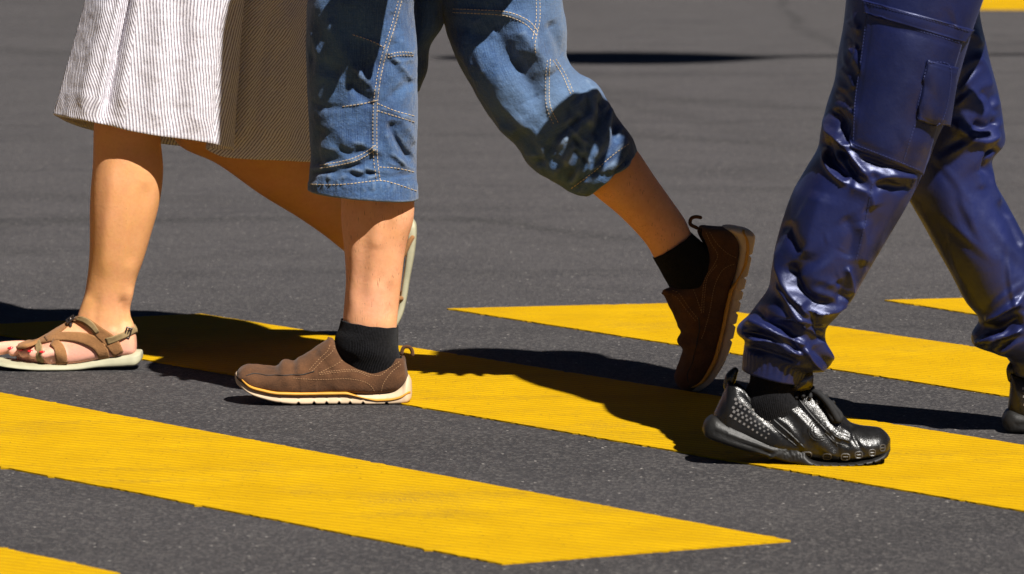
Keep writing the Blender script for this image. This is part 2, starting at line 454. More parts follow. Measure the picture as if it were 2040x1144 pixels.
def mat_leather(name):
    t = NT(name); co = t.coords(); v = t.n('TexVoronoi', feature='DISTANCE_TO_EDGE'); v.inputs['Scale'].default_value = 420; t.put(v.inputs['Vector'], co)
    n = t.noise(35, co, 5, .6); d = t.noise(11, co, 5, .65)
    t.set(Base_Color=t.mix(t.mapr(d, .45, .72, 0, .6), (.0055, .0053, .0052), (.016, .0145, .013)), Roughness=t.mapr(n, .3, .7, .22, .38), Specular_IOR_Level=.6)
    t.bump(t.math('ADD', t.math('MULTIPLY', n, 1.0), t.math('MULTIPLY', v.outputs['Distance'], .4)), .35, .003); return t.m

def mat_knit(name, c):
    t = NT(name); uv = t.coords('UV')
    r = t.n('TexWave', wave_type='BANDS', bands_direction='X'); r.inputs['Scale'].default_value = 120; t.put(r.inputs['Vector'], uv); r.inputs['Distortion'].default_value = .6
    f = t.noise(300, t.coords(), 3)
    t.set(Base_Color=t.mix(t.mapr(f, .3, .7), tuple(np.array(c)*.6), tuple(np.array(c)*1.5)), Roughness=.95, Specular_IOR_Level=.08, Sheen_Weight=.03)
    t.bump(t.math('ADD', r.outputs['Fac'], f), .6, .002); return t.m

def gp(px, py): return tuple(G(px, py)[:2])
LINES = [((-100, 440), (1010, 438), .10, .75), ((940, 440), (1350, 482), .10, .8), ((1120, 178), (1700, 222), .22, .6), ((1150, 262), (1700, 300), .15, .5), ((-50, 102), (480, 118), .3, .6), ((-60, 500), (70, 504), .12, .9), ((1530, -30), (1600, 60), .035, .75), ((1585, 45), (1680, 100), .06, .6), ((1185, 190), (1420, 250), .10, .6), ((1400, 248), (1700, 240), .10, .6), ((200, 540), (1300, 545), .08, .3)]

M = dict(
    skin_w=mat_skin('woman_skin', (.68, .335, .120), (.72, .345, .165)),
    skin_m=mat_skin('man_skin', (.70, .345, .155), (.78, .375, .22), hair=True),
    skin_r=mat_skin('walker_skin', (.50, .29, .18), (.56, .31, .21)),
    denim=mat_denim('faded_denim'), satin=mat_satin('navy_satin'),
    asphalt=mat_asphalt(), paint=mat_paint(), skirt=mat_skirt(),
    suede=mat_suede('brown_suede', (.120, .052, .021), (.058, .025, .010)),
    strap=mat_suede('tan_nubuck', (.33, .158, .058), (.225, .105, .038)),
    strapg=mat_plain('olive_webbing', (.24, .165, .075), .8, .3, .2, 200),
    cream=mat_plain('cream_rubber', (.58, .43, .28), .65, .4, .12, 40),
    solew=mat_plain('pale_grey_rubber', (.37, .35, .235), .6, .4, .10, 40),
    amber=mat_plain('amber_rubber', (.58, .27, .03), .55, .4, .12, 40),
    dark=mat_plain('dark_rubber', (.02, .019, .018), .7, .4, .3, 60),
    sneak=mat_leather('black_leather'), srub=mat_plain('black_rubber', (.010, .0095, .009), .5, .35, .35, 30, .3, .002),
    scuff=mat_plain('scuffed_grey_rubber', (.07, .065, .06), .45, .6, .4, 40, .3, .002),
    stud=mat_plain('polished_studs', (.32, .30, .28), .3, .8, .1, 60, 0, Metallic=.6),
    lace=mat_plain('black_lace', (.012, .012, .013), .8, .3, .3, 300),
    gold=mat_plain('glossy_tongue', (.035, .025, .008), .18, 1.0, .2, 40, .1),
    sock=mat_knit('black_sock_knit', (.009, .009, .0105)),
    thread=mat_plain('tan_thread', (.46, .37, .26), .8, .2, .1, 300, 0),
    threadb=mat_plain('navy_thread', (.025, .032, .11), .6, .4, .1, 300, 0),
    threads=mat_plain('light_thread', (.30, .17, .085), .8, .2, .1, 300, 0),
    nail=mat_plain('red_nail_varnish', (.62, .02, .03), .15, .7, .05, 40, 0),
    metal=mat_plain('dark_buckle', (.10, .08, .07), .35, .8, .2, 60, .1, Metallic=.8),
    blouse=mat_plain('white_cotton', (.72, .70, .66), .85, .2, .05, 60),
    shirt=mat_plain('grey_cotton', (.30, .32, .34), .85, .2, .1, 60),
    jacket=mat_plain('navy_cotton', (.03, .04, .10), .7, .3, .15, 60),
    lampgrey=mat_plain('grey_painted_steel', (.25, .26, .27), .45, .5, .05, 20),
    hair=mat_plain('dark_hair', (.05, .03, .018), .5, .5, .3, 200),
)

# ------------------------------------------------------------------ road and markings
def build_road():
    me = bpy.data.meshes.new('road'); s = 150
    xs = [-s, -30, -6, 6, 30, s]; ys = [-60, 2, 6, 12, 25, 60, 240]
    vs = [(x, y, 0) for y in ys for x in xs]; n = len(xs)
    fs = [(j*n+i, j*n+i+1, (j+1)*n+i+1, (j+1)*n+i) for j in range(len(ys)-1) for i in range(n-1)]
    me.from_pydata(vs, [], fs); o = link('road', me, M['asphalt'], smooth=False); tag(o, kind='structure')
build_road()

def stripe(corners, label, seed):
    """thick paint laid on the road; corners in ground metres, edges slightly ragged"""
    r = np.random.default_rng(seed); P = []
    for a, b in zip(corners, corners[1:]+corners[:1]):
        a, b = np.array(a), np.array(b); L = np.linalg.norm(b-a); k = max(4, int(L/.009)); d = (b-a)/L; nrm = np.array([-d[1], d[0]])
        q_ = r.normal(0, 1, k+40); j = .35*q_[20:k+20]*(r.random(k) < .5)+1.1*np.convolve(q_, np.hanning(31)/9, 'same')[20:k+20]*.5-2.2*(r.random(k) < .035)*r.random(k)
        for i in range(k): P.append(a+(b-a)*i/k + nrm*j[i]*.0034*(i > 0))
    n = len(P)
    vs = [(p[0], p[1], .0025) for p in P]+[(p[0], p[1], -.001) for p in P]
    fs = [tuple(range(n))]+[(i, i+n, (i+1) % n+n, (i+1) % n) for i in range(n)]
    bm = bmesh.new(); me = bpy.data.meshes.new('crossing_stripe'); me.from_pydata(vs, [], fs)
    bm.from_mesh(me); bmesh.ops.recalc_face_normals(bm, faces=bm.faces); bmesh.ops.triangulate(bm, faces=bm.faces); bm.to_mesh(me); bm.free()
    o = link('crossing_stripe', me, M['paint'], smooth=False)
    tag(o, label, 'road marking', 'yellow pedestrian crossing stripes')
def line(p, q, t):   # point on the photo line p-q at x=t
    return (t, p[1]+(q[1]-p[1])*(t-p[0])/(q[0]-p[0]))
def far_end(a, b, k): a, b = np.array(a), np.array(b); return tuple(a+(b-a)*k)
# nearest stripe with its pointed end in view; far ends run on out of the picture
a1, a2, b1, b2 = gp(1575, 1080), gp(0, 785), gp(1000, 1126), gp(0, 932)
stripe([a1, far_end(a1, a2, 1.9), far_end(b1, b2, 2.6), b1], 'long yellow stripe across the front with its pointed end toward the lower right', 1)
a1, a2, b1, b2 = gp(400, 627), gp(2040, 889), gp(820, 809), gp(2040, 1020)
l1 = gp(-90, 653)
stripe([a1, far_end(a1, a2, 2.2), far_end(b1, b2, 2.6), l1], 'yellow stripe under the brown shoe and the black sneaker, mostly in shadow', 2)
a1, a2, b0, b1, b2 = gp(1345, 606), gp(2040, 708), gp(890, 617), gp(1345, 688), gp(2040, 797)
stripe([a1, far_end(a1, a2, 2.2), far_end(b1, b2, 2.2), b0], 'yellow stripe behind the lifted dark shoe, pointed at its left end', 3)
a1, b0 = gp(1925, 596), gp(1762, 600)
stripe([a1, gp(2500, 666), gp(2500, 715), b0], 'short yellow tip seen just left of the far navy trouser leg', 4)
stripe([gp(240, 1146), gp(0, 1094), gp(-700, 950), gp(-700, 1110), gp(-100, 1200), gp(100, 1190)], 'yellow corner of a stripe in the lower left', 5)
stripe([gp(1950, 20), gp(2300, 22), gp(2300, -12), gp(1960, -8)], 'distant yellow mark in the upper right beyond the navy trousers', 6)

# ------------------------------------------------------------------ shared body pieces
def hand(mb, wrist, d, nrm, thumb_side, curl=.25, spread=.06, k=1.0):
    """palm, five fingers, thumb. d = pointing direction, nrm = palm normal, thumb_side = sideways direction of the thumb"""
    d = np.array(d, float); d /= np.linalg.norm(d); s = np.array(thumb_side, float); s -= d*(s@d); s /= np.linalg.norm(s)
    nrm = np.cross(d, s) if np.dot(np.cross(d, s), nrm) > 0 else -np.cross(d, s)
    wrist = np.array(wrist, float)
    off = [.033, .011, -.011, -.032]; ln = [.072, .080, .074, .058]
    for o, l in zip(off, ln):
        base = wrist + d*.088*k + s*o*k
        mb.tube([wrist+s*o*.55*k, (wrist+base)/2+s*o*.2*k, base], [.016*k, .016*k, .0125*k], 10)
        p = base; dd = d + s*o*spread*40; dd /= np.linalg.norm(dd); pts = [p]
        for q in range(3):
            dd = dd*math.cos(curl)+nrm*math.sin(curl); dd /= np.linalg.norm(dd); p = p+dd*l*k*(.45, .32, .23)[q]; pts.append(p)
        mb.tube(pts, [.0105*k, .0095*k, .0085*k, .0070*k], 10)
    t0 = wrist+d*.025*k+s*.028*k
    mb.tube([wrist+d*.01*k, t0+s*.012*k, t0+d*.035*k+s*.03*k+nrm*.01*k, t0+d*.066*k+s*.038*k+nrm*.018*k], [.016*k, .015*k, .0115*k, .009*k], 10)

def head(mb, c, f):
    """skull, jaw, nose, ears, lips and neck; f = facing direction"""
    c = np.array(c, float); f = np.array(f, float); s = np.cross([0, 0, 1.], f)
    mb.ball(c+f*-.01+np.array([0, 0, .03]), .088, (1.12, .9, 1.12)); mb.ball(c+f*.03+np.array([0, 0, -.055]), .06, (1.05, .95, 1.0))
    mb.tube([c+f*.085+np.array([0, 0, .02]), c+f*.108+np.array([0, 0, -.018])], [.009, .015], 10)
    mb.tube([c+f*.088+np.array([0, 0, -.05])-s*.02, c+f*.094+np.array([0, 0, -.05]), c+f*.088+np.array([0, 0, -.05])+s*.02], [.006, .009, .006], 8)
    for q in (-1, 1):
        mb.ball(c+s*.08*q+np.array([0, 0, .0]), .028, (.6, .3, 1.1), 10); mb.tube([c+f*.085+s*q*.018+np.array([0, 0, .038]), c+f*.078+s*q*.048+np.array([0, 0, .036])], [.008, .007], 8)
    mb.tube([c-f*.02+np.array([0, 0, -.04]), c-f*.035+np.array([0, 0, -.19])], [.056, .062], 16)
def hair(parent, c, f, long):
    mb = MB(); c = np.array(c, float); f = np.array(f, float)
    mb.ball(c-f*.025+np.array([0, 0, .05]), .098, (1.12, .93, 1.08))
    if long: mb.tube([c-f*.07+np.array([0, 0, .03]), c-f*.09+np.array([0, 0, -.12]), c-f*.08+np.array([0, 0, -.24])], [.06, .06, .03], 14)
    mb.merged('hair', M['hair'], parent, .008, 3)
def torso_rings(cx, Y, rows, n=48):
    """rows: z, shift x, half width along walk, half width across"""
    S = spline(np.array(rows, float), 40); a = np.linspace(0, 2*np.pi, n, endpoint=False)
    return np.stack([np.stack([cx+r[1]+spow(np.cos(a), .85)*r[2], Y+spow(np.sin(a), .85)*r[3], np.full(n, r[0])], -1) for r in S])

# ------------------------------------------------------------------ shoes (local frame: u forward, v toward the photographed side, w up)
def hull(st, m, n=56, low=.55, high=.9):
    """rings along the shoe: u, top, bottom, half width, collar dip"""
    S = spline(st, m, np.concatenate([[0], np.cumsum(np.linalg.norm(np.diff(np.array(st)[:, :3], axis=0), axis=1))]))
    a = np.linspace(0, 2*np.pi, n, endpoint=False); c, s = np.cos(a), np.sin(a)
    V = np.empty((m, n, 3))
    for i, (u, t, b, w, dip) in enumerate(S):
        w = max(w, .002); h = (t-b)/2
        yy = np.where(s > 0, spow(c, high), spow(c, low))*w
        lean = np.where(s > 0, 1-.34*np.clip(s, 0, 1)**2*np.clip(h/.035, 0, 1), 1)
        zz = np.where(s > 0, b+h*.55+(t-b-h*.55)*np.abs(s)**.9, b+h*.55-h*.55*np.abs(s)**.5)
        zz = zz - np.clip(dip, 0, 1)*np.exp(-(c/.55)**4)*(s > 0)
        V[i] = np.stack([np.full(n, u), yy*lean, zz], -1)
    return V
def place(V, Mx):
    sh = V.shape; q = np.c_[V.reshape(-1, 3), np.ones(V.size//3)]@np.array(Mx).T
    return q[:, :3].reshape(sh)
def shoe_matrix(heel, fwd, up, side):
    return np.array([[fwd[k], side[k], up[k], heel[k]] for k in range(3)]+[[0, 0, 0, 1]])

def to_local(rows, x0, y0, s, sg):
    return [[sg*(x0-r[0])/s, (y0-r[1])/s, (y0-r[2])/s]+list(r[3:]) for r in rows]

SU = to_local([(811.5, 742, 752, .010, 0), (806, 719, 764, .026, 0), (800, 705, 772, .030, .012), (792, 697, 778, .033, .045), (770, 711, 784, .035, .05), (740, 720, 787, .036, .05),
      (714, 715, 788, .037, .05), (696, 708, 788, .038, .04), (683, 702, 788, .039, .02), (670, 689, 788, .040, 0), (657, 677, 788, .040, 0), (646, 683, 788, .041, 0), (614, 706, 788, .044, 0),
      (588, 720, 787, .047, 0), (567, 723, 786, .049, 0), (546, 732, 783, .050, 0), (525, 734, 780, .049, 0), (505, 732, 776, .046, 0), (488, 732, 769, .039, 0), (475, 738, 759, .027, 0), (467.5, 748, 752, .009, 0)], 820, 807, 1177, 1)
SS = to_local([(820, 776, 792, .010, 0), (818, 762, 799, .027, 0), (812, 753, 805, .036, 0), (800, 768, 807, .039, 0), (787, 778, 807, .040, 0), (748, 784, 807.5, .041, 0), (682, 783, 807, .041, 0), (638, 783, 806.5, .045, 0),
      (577, 782, 805, .052, 0), (545, 780, 800, .054, 0), (525, 776, 795, .053, 0), (496, 768, 785, .047, 0), (480, 756, 776, .036, 0), (468, 746, 768, .020, 0), (464, 750, 759, .006, 0)], 820, 807, 1177, 1)

def slip_on(parent, Mx, front):
    root = empty('slip_on_shoe', (0, 0, 0)); root.parent = parent; root.matrix_parent_inverse = Matrix.Translation(-Vector(parent.location))
    V = hull(SU, 170, 72)
    # creases of the vamp pressed across the toe box, panel edges standing proud
    n = normals(V); u, w = V[..., 0], V[..., 2]
    D = np.zeros(u.shape)
    for uc, sl, amp in ((.188, .25, .0035), (.203, -.1, -.003), (.216, .2, .003), (.232, .1, -.0022)):
        D += amp*np.exp(-((u-uc-sl*(w-.05))/.008)**2)*np.clip((w-.03)/.03, 0, 1)
    D += .0012*vnoise(V, 60)+.0022*vnoise(V*np.array([1, 1, 1.6]), 26, 3)
    # stitched overlay: lower quarter stands 1.2 mm proud, elastic gore sunk
    edge = .050+.012*np.sin((u-.01)*19)
    D += .0012/(1+np.exp((w-edge)/.0006))*(u < .19)
    gore = np.exp(-(((u-.152)-.9*(w-.075))/.007)**4)*(w > .055)*(np.abs(V[..., 1]) > .012); D -= .002*gore
    cap = 1/(1+np.exp((w-.060+.10*(u-.17))/.0007)); D += .0013*cap*(u > .16)
    V = V+n*D[..., None]
    up = grid_obj('upper', place(V, Mx), M['suede'], root)
    Z = hull(SS, 260, 40, .38, .38)
    # tread notches and side grooves of the sole
    for px in (521, 556, 594, 625, 650, 675, 697, 723, 770):
        uu = (820-px)/1177
        k = np.clip(1-np.abs(Z[..., 0]-uu)/.0035, 0, 1); Z[..., 2] += np.where(Z[..., 2] < .006, k*.0045, 0)
    mid = (Z[..., 2].max(1)+Z[..., 2].min(1))[:, None]/2
    Z[..., 1] *= 1-.035*np.exp(-((Z[..., 2]-mid+.001)/.0016)**2)
    grid_obj('sole', place(Z, Mx), M['cream'], root)
    # amber strip: under the toe side it sits along the top edge, at the heel along the middle
    S = spline(np.array(SS)[1:-2], 90); rows = []
    for (uu, t, b, wd, _) in S:
        k = np.clip((uu-.06)/.05, 0, 1); zc = (t*.42+b*.58)*(1-k)+(t-.0008)*k
        hh = .0026*np.clip(np.abs(k-.5)*2, .25, 1); q = wd+.0012
        ring = [(uu, sg*(q-dq), zc+dz) for sg, dq, dz in ((-1, .004, hh), (-1, 0, hh*.6), (-1, 0, -hh*.6), (-1, .004, -hh), (1, .004, -hh), (1, 0, -hh*.6), (1, 0, hh*.6), (1, .004, hh))]
        rows.append(ring)
    grid_obj('amber_strip', place(np.array(rows), Mx), M['amber'], root)
    # pull loops
    mb = MB(); L = lambda p: place(np.array(p, float).reshape(-1, 1, 3), Mx)[:, 0]
    mb.tube(L([(.018, 0, .083), (.013, 0, .094), (.004, 0, .094), (-.001, 0, .086), (-.001, 0, .081)]), .0032, 8, flat=None)
    mb.build('pull_loop', M['suede'], root)
    mb = MB(); mb.tube(L([(.141, -.006, .105), (.142, 0, .110), (.141, .006, .105)]), .0022, 8); mb.build('pull_loop', M['suede'], root)
    # stitching lines (drawn in the photo's side view, kept in the shoe's own frame on both sides)
    st = MB(); b = BVHTree.FromPolygons([tuple(v) for v in V.reshape(-1, 3)], [tuple(f) for f in grid_data(V)[1] if max(f) < V.shape[0]*V.shape[1]])
    T = np.array(Mx)[:3, :3]
    def seam(pts, dash=.0026, gap=.0016, cordr=None):
        P = resample([((820-x)/1177, (807-y)/1177) for x, y in pts], dash+gap); D = np.gradient(P, axis=0)
        for sg in (1, -1):
            Q = []
            for p, d in zip(P, D):
                h = b.ray_cast(Vector((p[0], .2*sg, p[1])), Vector((0, -sg, 0)))
                if h[0] is None: continue
                nn = np.array(h[1]); nn = nn if nn[1]*sg > 0 else -nn
                d3 = np.array([d[0], 0, d[1]]); d3 -= nn*(d3@nn); l = np.linalg.norm(d3)
                if l < 1e-9: continue
                d3 /= l; c = place((np.array(h[0])+nn*.0004).reshape(1, 1, 3), Mx)[0, 0]
                if cordr: Q.append(c); continue
                st.box(c, T@d3*dash/2, T@np.cross(nn, d3)*.00045, T@nn*.0004)
            if len(Q) > 2: (st if cordr == 1 else dk).tube(Q, .0009, 6, len(Q))
    dk = MB()
    seam([(690, 719), (703, 713), (718, 720), (742, 726), (768, 720), (790, 704)])
    seam([(636, 742), (670, 738), (705, 737), (735, 746), (757, 748), (775, 735), (795, 722)])
    seam([(638, 745), (672, 741), (707, 740), (735, 750)]); seam([(640, 740), (665, 728), (688, 716)])
    seam([(617, 735), (635, 716), (652, 700), (656, 690)]); seam([(622, 738), (640, 720), (662, 700), (664, 688)])
    seam([(585, 752), (640, 755), (690, 754), (725, 760), (740, 770), (747, 782)])
    seam([(760, 778), (765, 762), (780, 742), (800, 726)])
    seam([(490, 748), (505, 744), (530, 747), (560, 746), (600, 745), (628, 738)], .004, 0, 2)
    pattern(up, st, M['threads']); pattern(up, dk, M['dark'])
    return root, bvh_of([up])

# ================================================================== WOMAN (striped skirt, sandals)
YW = G(150, 741)[1]+.046; YWR = YW+.36; YWC = YW+.08
sW = F/(YW*1.0075)
woman = empty('person', (PX(330, 0, YWC)[0], YWC, 0))
tag(woman, 'woman in a pinstriped skirt and brown strap sandals walking toward the left', 'person', 'pedestrians on the crossing')

def build_woman():
    mb = MB()
    T = .058
    mb.grid(sculpt(limb([(345, -300, 500, -300, .08, YWC-.01), (300, -150, 450, -150, .078, YWC), (232, 50, 365, 50, .062, YW+.05), (198, 170, 330, 180, .055, YW+.018), (187, 245, 319, 258, .056, YW),
        (186, 290, 321, 290, .055, YW), (185, 330, 325, 332, .057, YW), (181, 375, 322.5, 375, .058, YW), (179, 420, 314, 420, .056, YW), (179, 470, 300, 470, .051, YW), (177.5, 520, 285, 520, .044, YW),
        (173, 560, 271, 560, .037, YW), (168, 588, 264.5, 590, .034, YW), (160, 612, 258.5, 615, .033, YW), (152, 640, 261, 640, .034, YW), (150, 668, 265, 672, .034, YW), (152, 700, 262, 700, .03, YW)], 56, 150), [([(228, 320), (215, 430), (205, 560)], 12, .0025), ([(292, 360), (276, 450), (258, 540)], 13, -.004), ([(243, 590), (246, 630), (250, 665)], 7, -.006), ([(262, 570), (258, 620), (262, 660)], 8, .003), ([(178, 590), (164, 618), (152, 640)], 6, .0025), ([(196, 590), (188, 630), (186, 655)], 8, -.0028)]))
    mb.ball(PY(224, 664, YW-.027), .0115, (1.0, .75, 1.1), 10)
    # front foot
    rows = [(271, 684, 690, .010, 0), (268, 655, 704, .022, 0), (258, 630, 708, .028, 0), (235, 622, 710, .031, 0), (200, 624, 715, .034, 0), (168, 628, 721, .036, 0), (146, 637, 724, .037, 0), (115, 654, 725, .038, .001),
            (95, 666, 725, .036, .003), (78, 675, 724, .031, .009), (60, 684, 723, .025, .016), (44, 691, 722, .018, .023), (28, 698, 721, .011, .030)]
    fx = lambda r: [(r[0]-1020)*YW*1.0075/F, PY(r[0], r[1], YW)[2], PY(r[0], r[2], YW)[2]]+[r[3], 0]
    V = hull([fx(r) for r in rows], 60, 40, .6, .95)
    V[..., 1] += YW+np.interp(V[..., 0].mean(1), [fx(r)[0] for r in rows[::-1]], [r[4] for r in rows[::-1]])[:, None]
    mb.grid(V)
    toes = [(.032, 70, -6, .0125, 693, 708), (.010, 84, 26, .0092, 694, 713), (-.008, 100, 47, .0088, 698, 715), (-.022, 112, 65, .0084, 702, 717), (-.034, 124, 89, .0086, 706, 718)]
    tips = []
    for dy, x0, x1, r, y0, y1 in toes:
        Yt = YW+dy; p0, p1 = PY(x0, y0, Yt), PY(x1, y1, Yt)
        p0[2] = max(p0[2], .030); p1[2] = .022+r*.7
        mid = (p0+p1)/2+np.array([0, 0, .003])
        mb.tube([p0, mid, p1], [r*1.05, r*.92, r], 14); tips.append((p1, r))
    # rear leg, heel lifted
    mb.grid(limb([(360, -300, 510, -300, .085, YWC+.07), (350, -150, 500, -150, .08, YWR-.24), (335, 40, 475, 20, .07, YWR+-0.190), (330, 150, 478, 100, .062, YWR+-0.190), (336, 232, 500, 165, .058, YWR+-0.180), (352, 284, 535, 205, .056, YWR+-0.167),
        (430, 325, 575, 255, .058, YWR+-0.137), (520, 388, 635, 310, .056, YWR+-0.095), (600, 437, 695, 372, .048, YWR+-0.057), (660, 480, 745, 425, .04, YWR+-0.029), (700, 515, 780, 462, .035, YWR), (725, 545, 800, 490, .033, YWR)], 48, 110))
    for pts, rad in (([(784, 470), (774, 505), (766, 560), (758, 610), (744, 648), (728, 672)], [.024, .031, .031, .032, .024, .014]),):
        mb.tube([PY(x, y, YWR) for x, y in pts], rad, 20)
    mb.tube([PY(740, 500, YWR), PY(760, 520, YWR), PY(770, 560, YWR)], [.036, .034, .028], 16)
    # torso, arms, head
    cx = PX(425, 0, YWC)[0]
    mb.grid(torso_rings(cx, YWC, [(.78, 0, .10, .15), (.88, .0, .115, .175), (.97, -.005, .095, .145), (1.06, -.01, .085, .125), (1.18, -.02, .105, .145), (1.28, -.02, .09, .16), (1.36, -.015, .06, .11), (1.40, -.015, .045, .05)]))
    for sg, hx in ((-1, .16), (1, -.22)):
        sh = np.array([cx-.015, YWC+sg*.165, 1.32]); el = np.array([cx+hx*.35, YWC+sg*.21, 1.06]); wr = np.array([cx+hx*1.1, YWC+sg*.19, .87])
        mb.tube([sh, (sh+el)/2, el, (el*.6+wr*.4), wr], [.048, .042, .034, .034, .023], 16)
        hand(mb, wr, (wr-el)/np.linalg.norm(wr-el), (0, -sg, 0), (-1, 0, .2), .3, k=.9)
    hc = (cx-.035, YWC, 1.555); head(mb, hc, (-1, 0, 0)); hair(woman, hc, (-1, 0, 0), True)
    body = mb.merged('body', M['skin_w'], woman, .0034, 3, .5)
    for (p, r), sc_ in zip(tips, (1, .8, .75, .7, .65)):
        nb = MB(); nb.ball(p+np.array([-.0035, -.001, r*.72]), r*.70, (1.05, .85, .42), 10); nb.build('toenail', M['nail'], woman)
    return body
wbody = build_woman()

def build_blouse():
    mb = MB(); cx = PX(425, 0, YWC)[0]
    mb.grid(torso_rings(cx, YWC, [(.93, 0, .125, .17), (1.06, -.01, .10, .14), (1.18, -.02, .118, .158), (1.28, -.02, .102, .175), (1.37, -.015, .07, .12), (1.385, -.015, .06, .09)]))
    for sg, hx in ((-1, .16), (1, -.22)):
        sh = np.array([cx-.015, YWC+sg*.16, 1.32]); el = np.array([cx+hx*.35, YWC+sg*.21, 1.06]); mb.tube([sh, sh*.5+el*.5], [.062, .056], 18)
    mb.merged('blouse', M['blouse'], woman, .008, 3)
build_blouse()

def build_skirt():
    # hem walked round once: front from left to right, the pleat, the shaded panel, then the back
    hem = [(107, 228, -.03), (145, 236, -.085), (185, 243, -.112), (215, 249, -.112), (250, 258, -.122), (320, 271, -.122), (385, 279, -.112), (430, 287, -.092), (457, 295, -.062), (466, 298, -.04),
           (448, 297, -.012), (418, 294, .010), (412, 297, .026), (430, 307, .026), (490, 316, .020), (560, 319, .035), (620, 322, .07), (690, 322, .13), (715, 320, .19),
           (680, 316, .26), (600, 312, .31), (480, 300, .33), (360, 290, .31), (260, 276, .27), (185, 259, .20), (135, 243, .08)]
    hem = np.array(hem+hem[:1], float)
    n = 320; t = np.concatenate([[0], np.cumsum(np.hypot(np.diff(hem[:, 0])/1120, np.diff(hem[:, 2]))+.004)])
    Hs = spline(hem, np.linspace(0, t[-1], n, endpoint=False), t)
    ti = np.linspace(0, 1, n, endpoint=False)
    key_t = t[[0, 4, 9, 12, 16, 18, 21, 24, 26]]/t[-1]
    # waist ellipse: angle for each hem position
    ang = np.interp(ti, key_t, np.radians([185, 232, 318, 324, 350, 372, 440, 505, 545]))
    wc = PX(440, .99, YWC)
    Wt = np.stack([wc[0]+.115*np.cos(ang), wc[1]+.155*np.sin(ang), np.full(n, .985)], -1)
    B = np.array([PY(x, y, YW+.035+dy) for x, y, dy in Hs])
    m = 150; rows = []
    for i in range(m):
        k = i/(m-1); kk = k**.80
        r = Wt*(1-kk)+B*kk; r[:, 2] = Wt[:, 2]*(1-k)+B[:, 2]*k
        rows.append(r)
    V = np.array(rows)
    V = sculpt(V, [([(262, -40), (240, 60), (216, 180), (203, 240)], 6, -.016), ([(250, -40), (228, 60), (204, 180), (192, 240)], 7, .007), ([(285, -40), (262, 80), (238, 240)], 12, .008), ([(225, -20), (190, 110), (165, 235)], 16, .006),
                   ([(335, -10), (315, 130), (302, 265)], 20, .006), ([(365, -10), (352, 130), (345, 272)], 16, -.006), ([(400, -10), (392, 130), (388, 280)], 16, .005), ([(470, -20), (445, 150), (432, 285)], 14, -.006), ([(540, 0), (520, 150), (500, 310)], 12, -.006), ([(580, 0), (570, 150), (560, 315)], 14, .005)])
    V = V+normals(V)*(.0016*vnoise(V*np.array([1, 1, .7]), 30, 2)+.0008*vnoise(V, 90, 5))[..., None]
    # hem allowance turned to the inside
    c = V.mean(1, keepdims=True); ins = V[-8:-1][::-1]-normals(V)[-8:-1][::-1]*.002
    full = np.concatenate([V, V[-1:]-normals(V)[-1:]*.001-np.array([0, 0, .0012]), ins])
    vs, fs = grid_data(full, (False, False))
    me = bpy.data.meshes.new('skirt'); me.from_pydata([tuple(v) for v in vs], [], fs); me.update()
    # stripe coordinate per gore: distance along each ring from the gore's own centre line
    seg = np.linalg.norm(np.roll(V, -1, 1)-V, axis=2); cum = np.concatenate([np.zeros((m, 1)), np.cumsum(seg, 1)], 1)  # m, n+1
    cum = np.concatenate([cum, cum[-1:], cum[-8:-1][::-1]])
    zz = np.concatenate([V[..., 2].mean(1), [V[-1, :, 2].mean()], V[-8:-1, :, 2].mean(1)[::-1]])
    jb = [int(k*n) for k in t[[0, 4, 7, 9, 12, 19, 22]]/t[-1]]+[n]
    centers = [jb[1], jb[1], jb[2], jb[3], jb[4], jb[5], jb[6]]; bias = [.50, .19, -.27, 0, -.72, 0, .3]
    U = me.uv_layers.new(name='UVMap'); uv = np.zeros((len(me.loops), 2), np.float32)
    for p in me.polygons:
        js = [v % n for v in p.vertices]; lo = min(js); hi = max(js)
        wrap = hi == n-1 and lo == 0
        g = n-1 if wrap else lo
        pan = max(k for k in range(7) if jb[k] <= g)
        for li, v in zip(p.loop_indices, p.vertices):
            i, j = divmod(v, n)
            if wrap and j == 0: j = n
            uv[li] = (cum[i, j]-cum[i, centers[pan]]-bias[pan]*(1-zz[i]), zz[i])
    U.data.foreach_set('uv', uv.ravel())
    link('skirt', me, M['skirt'], woman)
build_skirt()

def ribbon(mb, b, pts, w, thick=.0026, step=5, lift=.0006):
    """strap lying on the skin: pts px centre line, w width in px (along screen normal)"""
    P = resample(pts, step); D = np.gradient(P, axis=0); D /= np.linalg.norm(D, axis=1, keepdims=True); N = np.stack([-D[:, 1], D[:, 0]], -1)
    ws = np.interp(np.linspace(0, 1, len(P)), np.linspace(0, 1, len(np.atleast_1d(w))), np.atleast_1d(w))
    rows = []
    for p, nn, wd in zip(P, N, ws):
        line_ = []
        for k in np.linspace(-.5, .5, 7):
            h, nr = hit(b, *(p+nn*wd*k)); line_.append(h)
        if any(h is None for h in line_):
            good = [h for h in line_ if h is not None]
            if not good: continue
            line_ = [h if h is not None else min(good, key=lambda g: np.linalg.norm(proj(g)-(p+nn*wd*k_))) for h, k_ in zip(line_, np.linspace(-.5, .5, 7))]
        rows.append(line_)
    if len(rows) < 3: return None
    A = np.array(rows)
    for _ in range(3): A[1:-1] = (A[:-2]+A[1:-1]*2+A[2:])/4
    t1 = np.gradient(A, axis=0); t2 = np.gradient(A, axis=1); nn = np.cross(t1, t2); nn /= np.linalg.norm(nn, axis=2, keepdims=True)+1e-9
    nn = np.where(((A-CAM)*nn).sum(2, keepdims=True) > 0, -nn, nn); nn = nn.mean(1, keepdims=True)*.6+nn*.4
    out = A+nn*(thick+lift); inn = A-nn*.004
    ring = np.concatenate([out, inn[:, ::-1]], 1)
    mb.grid(ring); return ring

